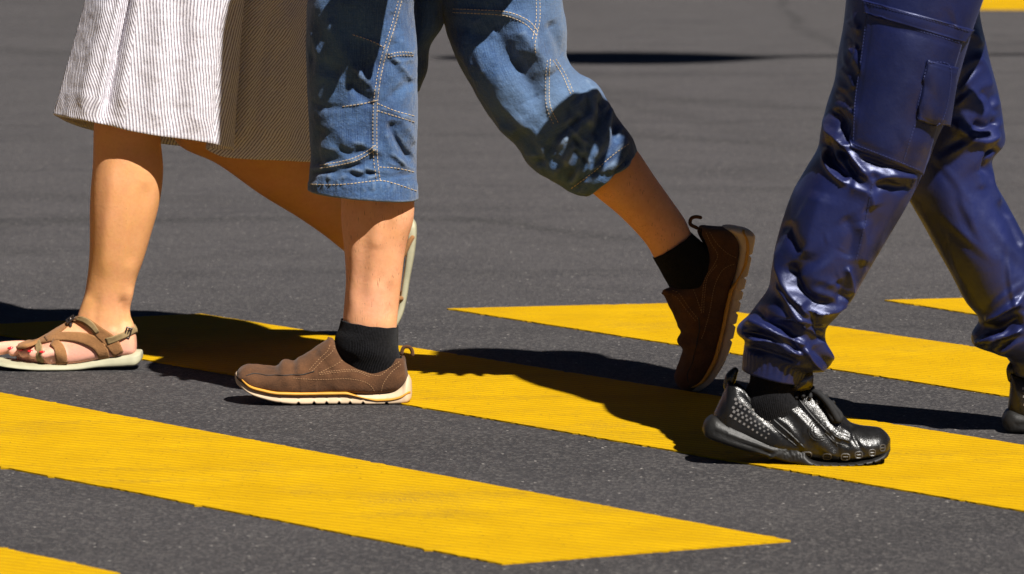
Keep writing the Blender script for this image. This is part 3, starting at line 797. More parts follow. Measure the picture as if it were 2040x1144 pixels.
def build_sandals():
    b = bvh_of([wbody])
    # sole of the planted sandal
    rows = [(283, 710, 716, .008), (281, 705, 722, .022), (273, 704, 730, .031), (252, 706, 733, .034), (231, 709, 734, .035), (197, 716, 735, .036), (157, 724, 740, .041), (105, 727, 741, .047), (66, 727, 738, .049), (25, 725, 734, .046), (5, 723, 732, .040), (-14, 720, 729, .026), (-22, 718, 724, .008)]
    sand = empty('sandal', (0, 0, 0)); sand.parent = woman; sand.matrix_parent_inverse = Matrix.Translation(-Vector(woman.location))
    Yn = YW-.04
    loc = [[(r[0]-1020)*YW*1.0075/F, max(PY(r[0], r[1], Yn)[2], .012), max(PY(r[0], r[2], Yn)[2], .001), r[3], 0] for r in rows]
    V = hull(loc, 120, 40, .4, .4); V[..., 1] += YW+.002
    mid = (V[..., 2].max(1)+V[..., 2].min(1))[:, None]/2
    V[..., 1] = YW+.002+(V[..., 1]-YW-.002)*(1-.03*np.exp(-((V[..., 2]-mid)/.0015)**2))
    grid_obj('sole', V, M['solew'], sand)
    for pts, w, m in (
        ([(38, 692), (60, 684), (90, 675), (125, 671), (160, 673), (188, 682), (203, 697), (208, 716)], [8, 13, 18, 15, 18, 24, 26, 22], 'strap'),
        ([(141, 634), (160, 635), (180, 646), (200, 664), (222, 682), (237, 706)], [14, 16, 18, 24, 28, 22], 'strap'),
        ([(92, 678), (104, 668), (118, 658), (134, 646), (142, 636)], [10, 11, 11, 10, 9], 'strap'),
        ([(105, 681), (117, 690), (121, 705), (124, 727)], [16, 21, 23, 23], 'strap'),
        ([(76, 680), (79, 700), (81, 725)], [12, 13, 14], 'strapg'),
        ([(152, 634), (170, 637), (186, 650), (197, 665)], [9, 11, 11, 8], 'strapg'),
        ([(212, 680), (232, 673), (252, 666), (268, 654)], [14, 12, 12, 13], 'strapg')):
        mb = MB(); th = .0040 if (m == 'strapg' and len(pts) != 3) else .0028
        r = ribbon(mb, b, pts, w, th)
        if r is None: continue
        # the strap runs on over the foot to its far side
        far = r.copy(); far[..., 1] = 2*YW-far[..., 1]; fm = MB(); fm.grid(far)
        mb.build('strap', M[m], sand); fm.build('strap', M[m], sand)
    for c, ax in (((254, 664), 1), ((140, 638), 0)):
        h, nn = hit(b, *c) if c[0] != 140 else hit(b, 147, 640)
        if h is None: continue
        nn = nn if nn@(h-CAM) < 0 else -nn
        mb = MB(); q = h+nn*.004
        if c[0] == 140: q = PY(140, 636, YW-.012)
        e1 = np.array([.0028, 0, .0085]) if ax else np.array([.006, 0, .004]); e2 = np.cross(nn, e1); e2 = e2/np.linalg.norm(e2)*(.0045 if ax else .006)
        loop = [q+e1+e2, q+e1-e2, q-e1-e2, q-e1+e2, q+e1+e2]
        for s0, s1 in zip(loop[:-1], loop[1:]): mb.tube([s0, s1], .0016, 8)
        mb.tube([q+e2*0+e1, q-e1], .0013, 8)
        if not ax: mb.tube([q, q+np.array([.001, -.003, -.014])], [.0035, .003], 8)
        mb.build('buckle', M['metal'], sand)
    # lifted sandal of the rear foot: its sole stands upright behind the heel
    s2 = empty('sandal', (0, 0, 0)); s2.parent = woman; s2.matrix_parent_inverse = Matrix.Translation(-Vector(woman.location))
    P = np.array([(814, 431), (826, 441), (830, 458), (827, 500), (817, 555), (810, 598), (800, 632), (778, 664), (748, 690), (738, 694)], float)
    S = spline(np.c_[P, [.012, .026, .031, .033, .034, .038, .042, .042, .03, .012], [.010, .015, .017, .016, .013, .013, .013, .012, .011, .008]], 80, np.arange(10.))
    D = np.gradient(S[:, :2], axis=0); rows = []
    a = np.linspace(0, 2*np.pi, 28, endpoint=False)
    for (x, y, w, th), d in zip(S, D):
        d = d/np.linalg.norm(d); nx = np.array([-d[1]*-1, 0, d[0]*-1]);  # points away from the foot in the picture plane
        nrm = np.array([-d[1], 0, -d[0]]); nrm = nrm if nrm[0] > 0 else -nrm
        c = PY(x, y, YWR) - nrm*th/2
        rows.append(c+spow(np.cos(a), .4)[:, None]*nrm*th/2+spow(np.sin(a), .4)[:, None]*np.array([0, w, 0]))
    grid_obj('sole', np.array(rows), M['solew'], s2)
    for sg in (-1, 1):
        mb = MB(); mb.tube([PY(822, 470, YWR)+np.array([0, sg*.03, 0]), PY(790, 520, YWR)+np.array([0, sg*.034, 0]), PY(750, 530, YWR)+np.array([0, sg*.02, 0])], .005, 8); mb.build('strap', M['strap'], s2); mb = MB()
        mb.tube([PY(800, 590, YWR)+np.array([0, sg*.038, 0]), PY(770, 600, YWR)+np.array([0, sg*.03, 0]), PY(742, 610, YWR)], .005, 8); mb.build('strap', M['strap'], s2)
build_sandals()

# ================================================================== MAN (denim cropped trousers, brown slip-ons)
YM = G(650, 808)[1]+.045; YMR = YM+.16; YMC = YM+.075
man = empty('person', (PX(900, 0, YMC)[0], YMC, 0))
tag(man, 'man in faded blue cropped jeans and brown suede slip-on shoes in mid-stride', 'person', 'pedestrians on the crossing')

def build_man():
    mb = MB()
    mb.grid(sculpt(limb([(820, -250, 990, -250, .075, YMC-.06), (690, -60, 800, -60, .07, YM+.01), (665, 120, 780, 120, .06, YM), (672, 260, 800, 260, .055, YM), (682, 340, 818, 340, .056, YM), (680, 388, 825, 390, .058, YM), (680, 440, 824, 436, .058, YM), (686, 500, 809, 490, .053, YM),
        (689, 560, 801, 550, .045, YM), (686, 602, 795.5, 600, .041, YM), (683, 640, 791, 645, .040, YM), (684, 680, 790, 690, .036, YM), (690, 730, 800, 735, .032, YM), (690, 765, 800, 770, .028, YM)], 56, 140), [([(704, 410), (702, 520), (700, 630)], 10, .0028), ([(730, 420), (726, 520), (720, 620)], 12, -.003), ([(785, 430), (770, 500), (752, 580)], 14, -.0045), ([(760, 400), (756, 450), (748, 500)], 18, .003), ([(778, 560), (776, 600), (775, 640)], 8, -.004)]))
    mb.tube([PY(780, 765, YM), PY(700, 760, YM), PY(600, 765, YM), PY(520, 765, YM)], [.022, .028, .022, .014], 16)
    mb.grid(limb([(860, -250, 1030, -250, .075, YMC+.06), (920, -60, 1050, -60, .07, YMR), (960, 100, 1070, 80, .06, YMR), (1030, 220, 1130, 165, .055, YMR), (1110, 310, 1205, 230, .055, YMR), (1178, 383, 1268, 298, .055, YMR),
        (1230, 426, 1305, 353, .052, YMR), (1270, 466, 1340, 402, .046, YMR), (1291, 492, 1366, 440, .040, YMR), (1305, 516, 1378, 466, .038, YMR), (1345, 545, 1412, 500, .034, YMR), (1380, 570, 1440, 530, .03, YMR)], 48, 120))
    mb.tube([PY(1448, 500, YMR), PY(1428, 570, YMR), PY(1415, 640, YMR), PY(1408, 700, YMR), PY(1405, 735, YMR)], [.024, .026, .022, .018, .010], 16)
    cx = PX(958, 0, YMC)[0]
    mb.grid(torso_rings(cx, YMC, [(.84, 0, .11, .16), (.93, 0, .12, .17), (1.05, -.01, .115, .155), (1.2, -.02, .12, .165), (1.35, -.03, .115, .19), (1.45, -.025, .075, .15), (1.50, -.025, .055, .06)]))
    # left arm swung back beside the hip, right arm forward
    A = {}
    for sg, el, wr in ((-1, PX(985, 1.18, YM-.235), PX(862, .945, YM-.25)), (1, PX(990, 1.18, YMC+.235), PX(960, .93, YMC+.23))):
        sh = np.array([cx-.03, YMC+sg*.19, 1.42])
        mb.tube([sh, (sh+el)/2, el, el*.65+wr*.35, wr], [.058, .05, .041, .042, .028], 18)
        if sg < 0: hand(mb, wr, PX(796, .77, YM-.25)-wr, (0, 1, 0), (-1, 0, -.3), .10, .05, 1.05)
        else: hand(mb, wr, wr-el, (0, -1, 0), (-.3, 0, 1), .3)
    hc = (cx-.055, YMC, 1.66); head(mb, hc, (-1, 0, 0)); hair(man, hc, (-1, 0, 0), False)
    return mb.merged('body', M['skin_m'], man, .004, 3, .5)
mbody = build_man()

def build_shirt():
    mb = MB(); cx = PX(958, 0, YMC)[0]
    mb.grid(torso_rings(cx, YMC, [(.86, 0, .145, .195), (1.05, -.01, .135, .175), (1.2, -.02, .138, .182), (1.35, -.03, .132, .205), (1.46, -.025, .09, .16), (1.485, -.025, .07, .09)]))
    for sg, el in ((-1, PX(985, 1.18, YM-.235)), (1, PX(990, 1.18, YMC+.235))):
        sh = np.array([cx-.03, YMC+sg*.185, 1.42]); mb.tube([sh, sh*.4+el*.6], [.075, .066], 18)
    mb.merged('shirt', M['shirt'], man, .008, 3)
build_shirt()

def hem_fold(V, depth=6, inset=.004, roll=.0022):
    n = normals(V)
    e = V[-1:]+n[-1:]*roll*0
    d = V[-1:]-V[-2:-1]; d /= np.linalg.norm(d, axis=2, keepdims=True)+1e-9
    return np.concatenate([V, V[-1:]+d*.0015-n[-1:]*inset*.5, V[-1:]-n[-1:]*inset, V[-depth:-depth+1]-n[-depth:-depth+1]*inset, V[-depth*3:-depth*3+1]-n[-depth*3:-depth*3+1]*(inset+.004)])

def build_jeans():
    t = .098
    A = limb([(840, -340, 1050, -340, .10, YMC-.05), (775, -240, 1030, -240, .115, YMC-.05), (672, -110, 915, -110, .112, YM+.01), (616, -5, 828, -5, .105, YM), (609, 75, 829, 75, .10, YM), (610, 130, 832, 130, .098, YM), (612, 190, 833, 190, .096, YM), (617, 262, 829, 268, .094, YM),
        (620, 315, 827, 325, .092, YM), (617, 348, 829, 362, .092, YM), (615, 377, 830, 396, .093, YM)], 200, 260, .92)
    A = sculpt(A, [([(650, 30), (690, 110), (740, 175)], 16, .005), ([(690, 160), (720, 190), (745, 212)], 9, -.006), ([(700, 130), (735, 165), (752, 190)], 9, .004),
        ([(835, 160), (800, 175), (775, 200)], 10, -.004), ([(775, 240), (800, 285), (825, 320)], 9, -.009), ([(792, 228), (815, 262), (832, 290)], 8, .006), ([(765, 260), (785, 300), (805, 335)], 8, .005),
        ([(640, 250), (625, 300), (640, 335)], 12, -.006), ([(650, 240), (700, 285), (745, 290)], 14, .004), ([(665, 290), (700, 305), (740, 285)], 8, -.004),
        ([(615, 345), (680, 338), (750, 315)], 5, -.0035), ([(690, 345), (720, 352), (745, 340)], 6, -.004), ([(650, 350), (670, 360), (690, 350)], 6, .003),
        ([(610, 110), (640, 130), (680, 150)], 14, -.004), ([(780, 60), (800, 90), (826, 108)], 12, .004), ([(780, 20), (790, 60), (785, 98)], 8, -.003),
        ([(610, 200), (650, 215), (690, 214)], 8, -.003), ([(752, 0), (745, 120), (743, 250), (747, 350)], 5, .0015), ([(775, 118), (800, 122), (824, 118)], 4, .002),
        ([(830, 345), (790, 350), (757, 345)], 4, -.0025), ([(800, -10), (784, 50), (768, 100), (756, 150), (749, 200), (747, 260), (749, 320), (754, 358)], 5, .0028), ([(640, 332), (680, 325), (715, 315), (751, 293)], 4, .0022), ([(754, 214), (790, 227), (828, 238)], 4, .0022), ([(690, 210), (720, 205), (751, 199)], 3.5, .0018), ([(775, 110), (800, 107), (824, 108)], 4, .0020), ([(705, 71), (735, 81), (768, 96)], 3.5, .0018)])
    A = A+normals(A)*(.0022*vnoise(A, 14, 1)+.0013*vnoise(A*np.array([1, 1, .6]), 38, 2)+.0005*vnoise(A, 110, 3))[..., None]
    A = crease(A, [(615, 90, 760, 340, 9, 30, 30, 100, 9, .0024), (765, 110, 828, 330, 7, 62, 20, 80, 8, .0026), (615, 325, 830, 360, 10, 6, 12, 60, 4, .0022), (620, 366, 828, 390, 34, 85, 14, 16, 2.6, .0014)], 5)
    # hem: raised band with puckers
    p = proj(A); hb = p[..., 1]-(362+(p[..., 0]-615)*.02)
    A = A+normals(A)*(.0016/(1+np.exp(-hb/1.2))+.0007*np.sin(p[..., 0]*.45)*np.exp(-((hb-8)/10)**2))[..., None]
    B = limb([(860, -340, 1070, -340, .10, YMC+.05), (840, -240, 1090, -240, .115, YMC+.05), (850, -110, 1110, -110, .112, YMR-.01), (868, 0, 1121, 0, .10, YMR), (885, 45, 1126, 35, .10, YMR), (898, 85, 1129, 62, .10, YMR), (922, 140, 1129, 118, .098, YMR), (953, 195, 1150, 148, .096, YMR),
        (985, 246, 1186, 168, .094, YMR), (1024, 288, 1212, 205, .092, YMR), (1058, 334, 1238, 243, .09, YMR), (1100, 360, 1258, 270, .088, YMR), (1142, 386, 1267, 290, .084, YMR), (1166, 392, 1270, 300, .08, YMR)], 200, 260, .92)
    B = sculpt(B, [([(965, 30), (1005, 100), (1060, 175), (1085, 225)], 24, -.017), ([(915, 60), (950, 150), (1010, 240), (1040, 280)], 26, .008), ([(1030, 50), (1075, 115), (1100, 150)], 17, .012),
        ([(1095, 40), (1120, 100), (1130, 125)], 12, -.009), ([(1120, 130), (1150, 155), (1180, 165)], 9, .006), ([(1035, 335), (1070, 325), (1110, 285)], 10, -.004),
        ([(1190, 190), (1200, 230), (1180, 280)], 11, -.009), ([(1180, 165), (1185, 210), (1165, 260)], 9, .008), ([(1230, 230), (1225, 280), (1195, 330)], 10, -.008), ([(1215, 225), (1208, 270), (1185, 320)], 8, .006), ([(1140, 380), (1170, 350), (1205, 345)], 8, -.006),
        ([(1095, 350), (1130, 320), (1150, 280)], 9, .006), ([(1120, 375), (1150, 335), (1175, 300)], 8, -.005), ([(1250, 275), (1240, 310), (1210, 345)], 7, .004),
        ([(985, 250), (1020, 260), (1050, 250)], 12, .004), ([(905, 110), (930, 150), (950, 190)], 10, -.005), ([(905, 21), (950, 23), (1008, 27), (1048, 43), (1070, 66)], 5, .0028), ([(1073, 0), (1072, 40), (1063, 85), (1066, 110)], 4.5, .0026), ([(1093, 120), (1091, 160), (1093, 210), (1108, 248)], 4.5, .0026), ([(1105, 121), (1123, 149), (1141, 188)], 4.5, .0026), ([(1140, 370), (1180, 341), (1220, 306), (1255, 281)], 4, .0022)])
    B = B+normals(B)*(.0025*vnoise(B, 14, 4)+.0016*vnoise(B, 40, 5)+.0005*vnoise(B, 110, 6))[..., None]
    B = crease(B, [(930, 30, 1130, 240, 8, 50, 20, 120, 11, .0030), (1080, 150, 1190, 300, 7, 75, 30, 80, 8, .0030), (1120, 180, 1262, 385, 20, 120, 18, 90, 7, .0036), (1060, 300, 1180, 390, 8, 30, 25, 70, 7, .0030)], 6)
    # pelvis and seat
    cx = PX(958, 0, YMC)[0]
    C = torso_rings(cx, YMC, [(.74, .0, .06, .07), (.79, 0, .115, .15), (.86, 0, .135, .175), (.93, 0, .135, .182), (1.0, 0, .128, .168)], 64)
    Dg = limb([(812, -120, 960, -120, .06, YMR-.02), (812, -40, 915, -40, .058, YMR-.02), (810, 0, 889, 0, .055, YMR-.02), (806, 48, 884, 46, .052, YMR-.02), (800, 98, 855, 94, .048, YMR-.02), (798, 140, 851, 138, .045, YMR-.02), (796, 190, 836, 182, .04, YMR-.02)], 60, 70)
    Dg = Dg+normals(Dg)*(.002*vnoise(Dg, 30, 8))[..., None]
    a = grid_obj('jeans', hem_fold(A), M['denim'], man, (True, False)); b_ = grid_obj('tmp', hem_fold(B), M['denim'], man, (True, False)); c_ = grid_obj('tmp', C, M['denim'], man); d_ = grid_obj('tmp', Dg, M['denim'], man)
    bv = bvh_of([a, b_])
    # join the three grids into one garment, keeping their UVs
    bm = bmesh.new()
    for o in (a, b_, c_, d_): bm.from_mesh(o.data)
    bm.to_mesh(a.data); bm.free()
    for o in (b_, c_, d_): bpy.data.objects.remove(o)
    a.data.polygons.foreach_set('use_smooth', [True]*len(a.data.polygons))
    # seams in contrast thread
    s = MB()
    side = [(803, -10), (787, 50), (771, 100), (759, 150), (752, 200), (750, 260), (752, 320), (757, 358)]
    stitch(s, bv, side); stitch(s, bv, [(x-7, y) for x, y in side], 3.4, 3.6)
    stitch(s, bv, [(705, 70), (735, 80), (768, 95)]); stitch(s, bv, [(775, 108), (800, 104), (824, 105)], 3, 2.5); stitch(s, bv, [(774, 114), (800, 110), (824, 111)], 3, 3)
    stitch(s, bv, [(685, 212), (720, 207), (751, 200)]); stitch(s, bv, [(754, 207), (790, 222), (828, 232)]); stitch(s, bv, [(754, 221), (790, 232), (828, 244)])
    stitch(s, bv, [(640, 335), (680, 328), (715, 318), (751, 296)], 4, 2); stitch(s, bv, [(640, 329), (680, 322), (715, 311), (750, 289)], 4, 2.4)
    stitch(s, bv, [(758, 333), (790, 335), (826, 343)]); stitch(s, bv, [(622, 367), (660, 368), (700, 366), (757, 360), (790, 367), (828, 380)])
    stitch(s, bv, [(905, 18), (950, 20), (1010, 24), (1050, 40), (1072, 62)], 5, 2); stitch(s, bv, [(905, 25), (950, 27), (1005, 31), (1045, 47), (1068, 70)], 5, 2)
    stitch(s, bv, [(1075, 0), (1075, 40), (1066, 85), (1068, 110)], 4, 3); stitch(s, bv, [(1068, 0), (1068, 40), (1060, 80)], 4, 3)
    stitch(s, bv, [(1096, 120), (1094, 160), (1096, 210), (1112, 245)], 4, 2); stitch(s, bv, [(1102, 122), (1120, 150), (1138, 190)], 4, 2); stitch(s, bv, [(1108, 120), (1126, 148), (1143, 186)], 4, 3)
    stitch(s, bv, [(1090, 122), (1087, 160), (1089, 212), (1104, 250)], 3, 4)
    stitch(s, bv, [(1140, 374), (1180, 345), (1220, 310), (1255, 285)], 4, 3)
    pattern(a, s, M['thread'])
build_jeans()

def sock_tube(parent, st, m):
    V = limb(st, 72, 70)
    V = V+normals(V)*(.0008*vnoise(V, 60, 9))[..., None]
    # turned, slightly wavy top band
    a = np.arange(72); V[0] += np.array([0, 0, 1])*(.0004*np.sin(a*2*np.pi/72*9))[:, None]
    top = V[:1]-normals(V)[:1]*.003; k = np.concatenate([V[3:4]-normals(V)[3:4]*.004, top, V])
    return grid_obj('sock', k, m, parent, (False, True))
sock_tube(man, [(679, 636, 794, 651, .0455, YM), (676, 652, 794, 664, .046, YM), (668, 672, 794, 688, .0455, YM), (668, 690, 796, 705, .044, YM), (676, 715, 800, 730, .036, YM), (690, 750, 795, 760, .028, YM)], M['sock'])
sock_tube(man, [(1301, 514, 1379, 464, .0435, YMR), (1310, 530, 1395, 480, .044, YMR), (1327, 560, 1425, 505, .042, YMR), (1346, 595, 1442, 545, .036, YMR), (1372, 640, 1440, 605, .028, YMR)], M['sock'])
HE = G(820, 808); HE[1] = YM; HE[0] = PX(820, 0, YM)[0]
slip_on(man, shoe_matrix(HE, (-1, 0, 0), (0, 0, 1), (0, -1, 0)), True)
# lifted shoe: same shoe turned heel-up over its toe
ang = R(77); f = np.array([-math.cos(ang), 0, -math.sin(ang)]); u = np.array([-math.sin(ang), 0, math.cos(ang)])
yaw = R(8); rot = np.array([[math.cos(yaw), -math.sin(yaw), 0], [math.sin(yaw), math.cos(yaw), 0], [0, 0, 1]])
hl = PY(1502, 458, YMR+.01)
slip_on(man, shoe_matrix(hl, rot@f, rot@u*1.2, rot@np.array([0, -1.06, 0])), False)

# ================================================================== WALKER IN NAVY (satin cargo trousers, black sneakers)
YN = G(1650, 931)[1]+.048; YNF = G(2040, 868)[1]+.045; YNC = (YN+YNF)/2
nav = empty('person', (PX(1830, 0, YNC)[0], YNC, 0))
tag(nav, 'person in shiny navy cargo trousers and black sneakers walking toward the right', 'person', 'pedestrians on the crossing')

def build_walker():
    mb = MB()
    mb.grid(limb([(1790, -260, 1950, -260, .075, YNC-.06), (1750, 0, 1890, 0, .07, YN+.01), (1710, 220, 1840, 230, .058, YN), (1660, 370, 1790, 390, .054, YN), (1590, 520, 1700, 550, .045, YN), (1545, 640, 1630, 660, .036, YN), (1512, 740, 1578, 760, .026, YN), (1508, 800, 1575, 820, .026, YN), (1500, 850, 1570, 870, .024, YN)], 40, 90))
    mb.tube([PY(1450, 840, YN), PY(1540, 870, YN), PY(1640, 890, YN), PY(1720, 893, YN)], [.02, .028, .022, .012], 14)
    mb.grid(limb([(1840, -260, 2000, -260, .075, YNC+.06), (1830, 0, 1930, 0, .07, YNF), (1840, 220, 1960, 210, .058, YNF), (1860, 400, 1970, 370, .054, YNF), (1930, 560, 2040, 530, .045, YNF), (1990, 680, 2080, 650, .036, YNF), (2030, 760, 2110, 740, .032, YNF), (2040, 820, 2120, 800, .028, YNF)], 40, 90))
    mb.tube([PY(2060, 820, YNF), PY(2150, 830, YNF), PY(2300, 820, YNF)], [.025, .028, .014], 14)
    cx = PX(1905, 0, YNC)[0]
    mb.grid(torso_rings(cx, YNC, [(.82, 0, .11, .16), (.92, 0, .12, .17), (1.05, .01, .115, .15), (1.2, .02, .12, .165), (1.35, .03, .11, .18), (1.45, .025, .075, .14), (1.50, .025, .055, .06)]))
    for sg, el, wr in ((-1, PX(1960, 1.16, YNC-.25), PX(2090, .98, YNC-.22)), (1, PX(1690, 1.16, YNC+.25), PX(1440, .99, YNC+.27))):
        sh = np.array([cx+.03, YNC+sg*.185, 1.42])
        mb.tube([sh, (sh+el)/2, el, el*.65+wr*.35, wr], [.056, .05, .04, .04, .028], 18)
        if sg > 0: hand(mb, wr, PX(1330, .83, YNC+.30)-wr, (0, -1, 0), (1, 0, -.2), .12, .16, 1.05)
        else: hand(mb, wr, wr-el, (0, 1, 0), (.3, 0, 1), .3)
    hc = (cx+.055, YNC, 1.66); head(mb, hc, (1, 0, 0)); hair(nav, hc, (1, 0, 0), False)
    mb.merged('body', M['skin_r'], nav, .005, 3, .5)
    mb = MB()
    mb.grid(torso_rings(cx, YNC, [(.86, 0, .145, .19), (1.05, .01, .135, .175), (1.2, .02, .14, .185), (1.35, .03, .13, .2), (1.46, .025, .09, .15), (1.485, .025, .07, .09)]))
    for sg, el, wr in ((-1, PX(1960, 1.16, YNC-.25), PX(2090, .98, YNC-.22)), (1, PX(1690, 1.16, YNC+.25), PX(1440, .99, YNC+.27))):
        sh = np.array([cx+.03, YNC+sg*.18, 1.42]); mb.tube([sh, (sh+el)/2, el, el*.7+wr*.3], [.07, .062, .055, .052], 18)
    mb.merged('jacket', M['jacket'], nav, .008, 3)
build_walker()

def build_trousers():
    A = limb([(1790, -340, 2020, -340, .10, YNC-.05), (1730, -240, 2010, -240, .12, YNC-.05), (1695, -110, 1985, -110, .118, YN+.01), (1685, 0, 1957, 0, .115, YN), (1680, 55, 1940, 50, .112, YN), (1672, 110, 1922, 108, .11, YN), (1666, 160, 1906, 168, .108, YN), (1648, 215, 1888, 228, .106, YN), (1636, 262, 1866, 275, .104, YN),
        (1630, 295, 1850, 315, .102, YN), (1608, 335, 1830, 360, .10, YN), (1582, 383, 1808, 406, .098, YN), (1561, 438, 1780, 456, .094, YN), (1546, 490, 1752, 505, .09, YN), (1537, 540, 1722, 556, .086, YN), (1531, 575, 1698, 596, .083, YN),
        (1510, 605, 1668, 628, .08, YN), (1490, 630, 1645, 655, .077, YN), (1470, 648, 1645, 680, .076, YN), (1467, 664, 1660, 712, .072, YN), (1482, 680, 1640, 738, .064, YN), (1481, 694, 1612, 742, .056, YN), (1479, 714, 1606, 752, .054, YN), (1477, 736, 1600, 764, .053, YN)], 240, 380, .93)
    A = sculpt(A, [
        # knee folds
        ([(1640, 225), (1650, 260), (1685, 285), (1700, 300)], 8, .011), ([(1640, 275), (1655, 320), (1690, 360)], 8, -.011), ([(1637, 290), (1650, 335), (1680, 362), (1695, 366)], 6, .008), ([(1668, 262), (1690, 300), (1720, 340), (1738, 365)], 7, .009), ([(1672, 290), (1690, 330), (1712, 352)], 6, -.010), ([(1740, 362), (1775, 350), (1830, 352)], 8, .007),
        ([(1700, 310), (1740, 325), (1830, 348)], 5, -.007), ([(1738, 370), (1790, 372), (1820, 375)], 8, -.006), ([(1690, 370), (1730, 385), (1745, 420)], 14, .007), ([(1655, 215), (1680, 250), (1690, 290)], 8, -.010), ([(1690, 90), (1700, 110), (1720, 150)], 9, .004),
        # thigh, left of the pocket
        ([(1686, 40), (1700, 55), (1715, 60)], 8, .004), ([(1682, 70), (1700, 85), (1712, 100)], 7, -.003), ([(1672, 130), (1690, 150), (1705, 180)], 9, .004), ([(1690, 210), (1705, 225), (1710, 260)], 8, .003), ([(1665, 180), (1685, 200), (1700, 220)], 8, -.004),
        # shin
        ([(1565, 440), (1580, 480), (1600, 505)], 13, -.009), ([(1550, 480), (1553, 540), (1585, 600), (1625, 640)], 8, .010), ([(1572, 520), (1590, 570), (1625, 605), (1665, 615)], 11, -.011), ([(1585, 595), (1625, 622), (1668, 615), (1695, 595)], 7, .012), ([(1688, 530), (1695, 560), (1698, 590)], 6, .008), ([(1668, 560), (1680, 580), (1670, 605)], 8, -.007),
        ([(1680, 430), (1700, 470), (1690, 520)], 16, -.005), ([(1715, 440), (1725, 480), (1715, 530)], 14, .006), ([(1640, 380), (1620, 450), (1600, 520)], 24, .006), ([(1735, 370), (1730, 400), (1722, 430)], 3, -.002),
        # blousing above the cuff
        ([(1500, 600), (1515, 630), (1560, 655), (1600, 690)], 14, -.014), ([(1478, 640), (1510, 645), (1560, 668), (1610, 690)], 7, .013), ([(1472, 660), (1510, 668), (1570, 690), (1610, 705)], 6, -.010), ([(1486, 674), (1530, 678), (1570, 692), (1600, 712)], 6, .010), ([(1545, 560), (1580, 620), (1612, 665)], 6, .008), ([(1612, 650), (1640, 690), (1668, 728)], 7, .010), ([(1620, 690), (1645, 715), (1660, 735)], 6, -.009), ([(1600, 690), (1620, 720), (1650, 748)], 6, .008),
        ([(1480, 690), (1530, 706), (1590, 726)], 6, -.008), ([(1600, 600), (1625, 640), (1628, 690)], 9, -.008)], 1.5)
    A = A+normals(A)*(.0030*vnoise(A@np.array([[1, 0, .5], [0, 1, 0], [0, 0, .45]]), 11, 11)+.0006*vnoise(A*np.array([1, 1, .6]), 28, 12))[..., None]
    A = crease(A, [(1560, 400, 1800, 600, 7, 116, 12, 170, 11, .0026), (1640, 270, 1840, 400, 7, 32, 18, 120, 8, .0028), (1670, 20, 1720, 280, 8, 62, 20, 60, 6, .0026), (1480, 580, 1680, 720, 12, 30, 14, 120, 7, .0028),
        (1730, 40, 1920, 280, 6, 65, 20, 90, 9, .0014), (1620, 470, 1740, 590, 6, 70, 50, 34, 4, .0008)], 3)
    # gathered elastic cuff
    p = proj(A); k = np.clip((p[..., 1]-(697+(p[..., 0]-1480)*.32))/10, 0, 1); j = np.arange(240)
    k = k*np.clip((379-np.arange(380))/22, 0, 1)[:, None]
    A = A+normals(A)*(k*(.0018*np.sin(j*2*np.pi/240*34+2*vnoise(A, 25, 3))))[..., None]
    B = limb([(1850, -340, 2060, -340, .10, YNC+.05), (1810, -240, 2055, -240, .12, YNC+.05), (1800, -110, 1990, -110, .112, YNF), (1795, 0, 1950, 0, .108, YNF), (1795, 100, 1965, 98, .106, YNF), (1797, 200, 1989, 190, .104, YNF), (1800, 290, 1999, 250, .102, YNF), (1800, 345, 2000, 285, .10, YNF), (1806, 385, 1976, 318, .098, YNF), (1820, 412, 1982, 360, .096, YNF),
        (1840, 445, 2010, 412, .094, YNF), (1866, 490, 2044, 475, .092, YNF), (1896, 545, 2080, 540, .088, YNF), (1925, 602, 2110, 600, .084, YNF), (1950, 640, 2125, 640, .082, YNF), (1936, 668, 2132, 672, .078, YNF), (1938, 686, 2128, 692, .072, YNF), (1975, 703, 2118, 708, .062, YNF), (2008, 716, 2112, 722, .055, YNF), (2018, 745, 2110, 752, .052, YNF)], 200, 300, .93)
    B = sculpt(B, [([(1995, 265), (1960, 282), (1925, 268), (1895, 240)], 9, .012), ([(1990, 240), (1965, 255), (1935, 245)], 10, -.010), ([(1995, 300), (1965, 312), (1955, 350)], 8, -.012), ([(1980, 320), (1975, 370), (1995, 410)], 7, .010), ([(1965, 300), (1950, 340), (1955, 380)], 10, .006), ([(1940, 110), (1965, 140), (1975, 180)], 10, .006), ([(1950, 180), (1975, 200), (1985, 230)], 9, -.006), ([(1920, 60), (1945, 75), (1955, 95)], 8, .006),
        ([(1960, 640), (2000, 620), (2040, 600)], 7, .012), ([(1955, 665), (2000, 650), (2040, 628)], 7, -.012), ([(1945, 684), (2000, 672), (2040, 655)], 6, .010), ([(1985, 690), (2010, 660), (2040, 640)], 8, -.008), ([(2010, 420), (2030, 460), (2045, 500)], 10, .008), ([(1990, 400), (2015, 450), (2035, 500)], 9, -.006)], 1.5)
    B = B+normals(B)*(.0030*vnoise(B@np.array([[1, 0, -.5], [0, 1, 0], [0, 0, .45]]), 11, 14)+.0006*vnoise(B*np.array([1, 1, .6]), 28, 15))[..., None]
    B = crease(B, [(1900, 80, 2000, 330, 9, 150, 18, 100, 8, .0026), (1850, 330, 2040, 620, 9, 62, 14, 160, 9, .0022), (1930, 600, 2040, 710, 14, 150, 14, 90, 6, .0030)], 4)
    cx = PX(1905, 0, YNC)[0]
    C = torso_rings(cx, YNC, [(.74, .0, .06, .07), (.79, 0, .12, .16), (.86, 0, .135, .178), (.93, 0, .132, .178), (1.0, 0, .125, .165)], 64)
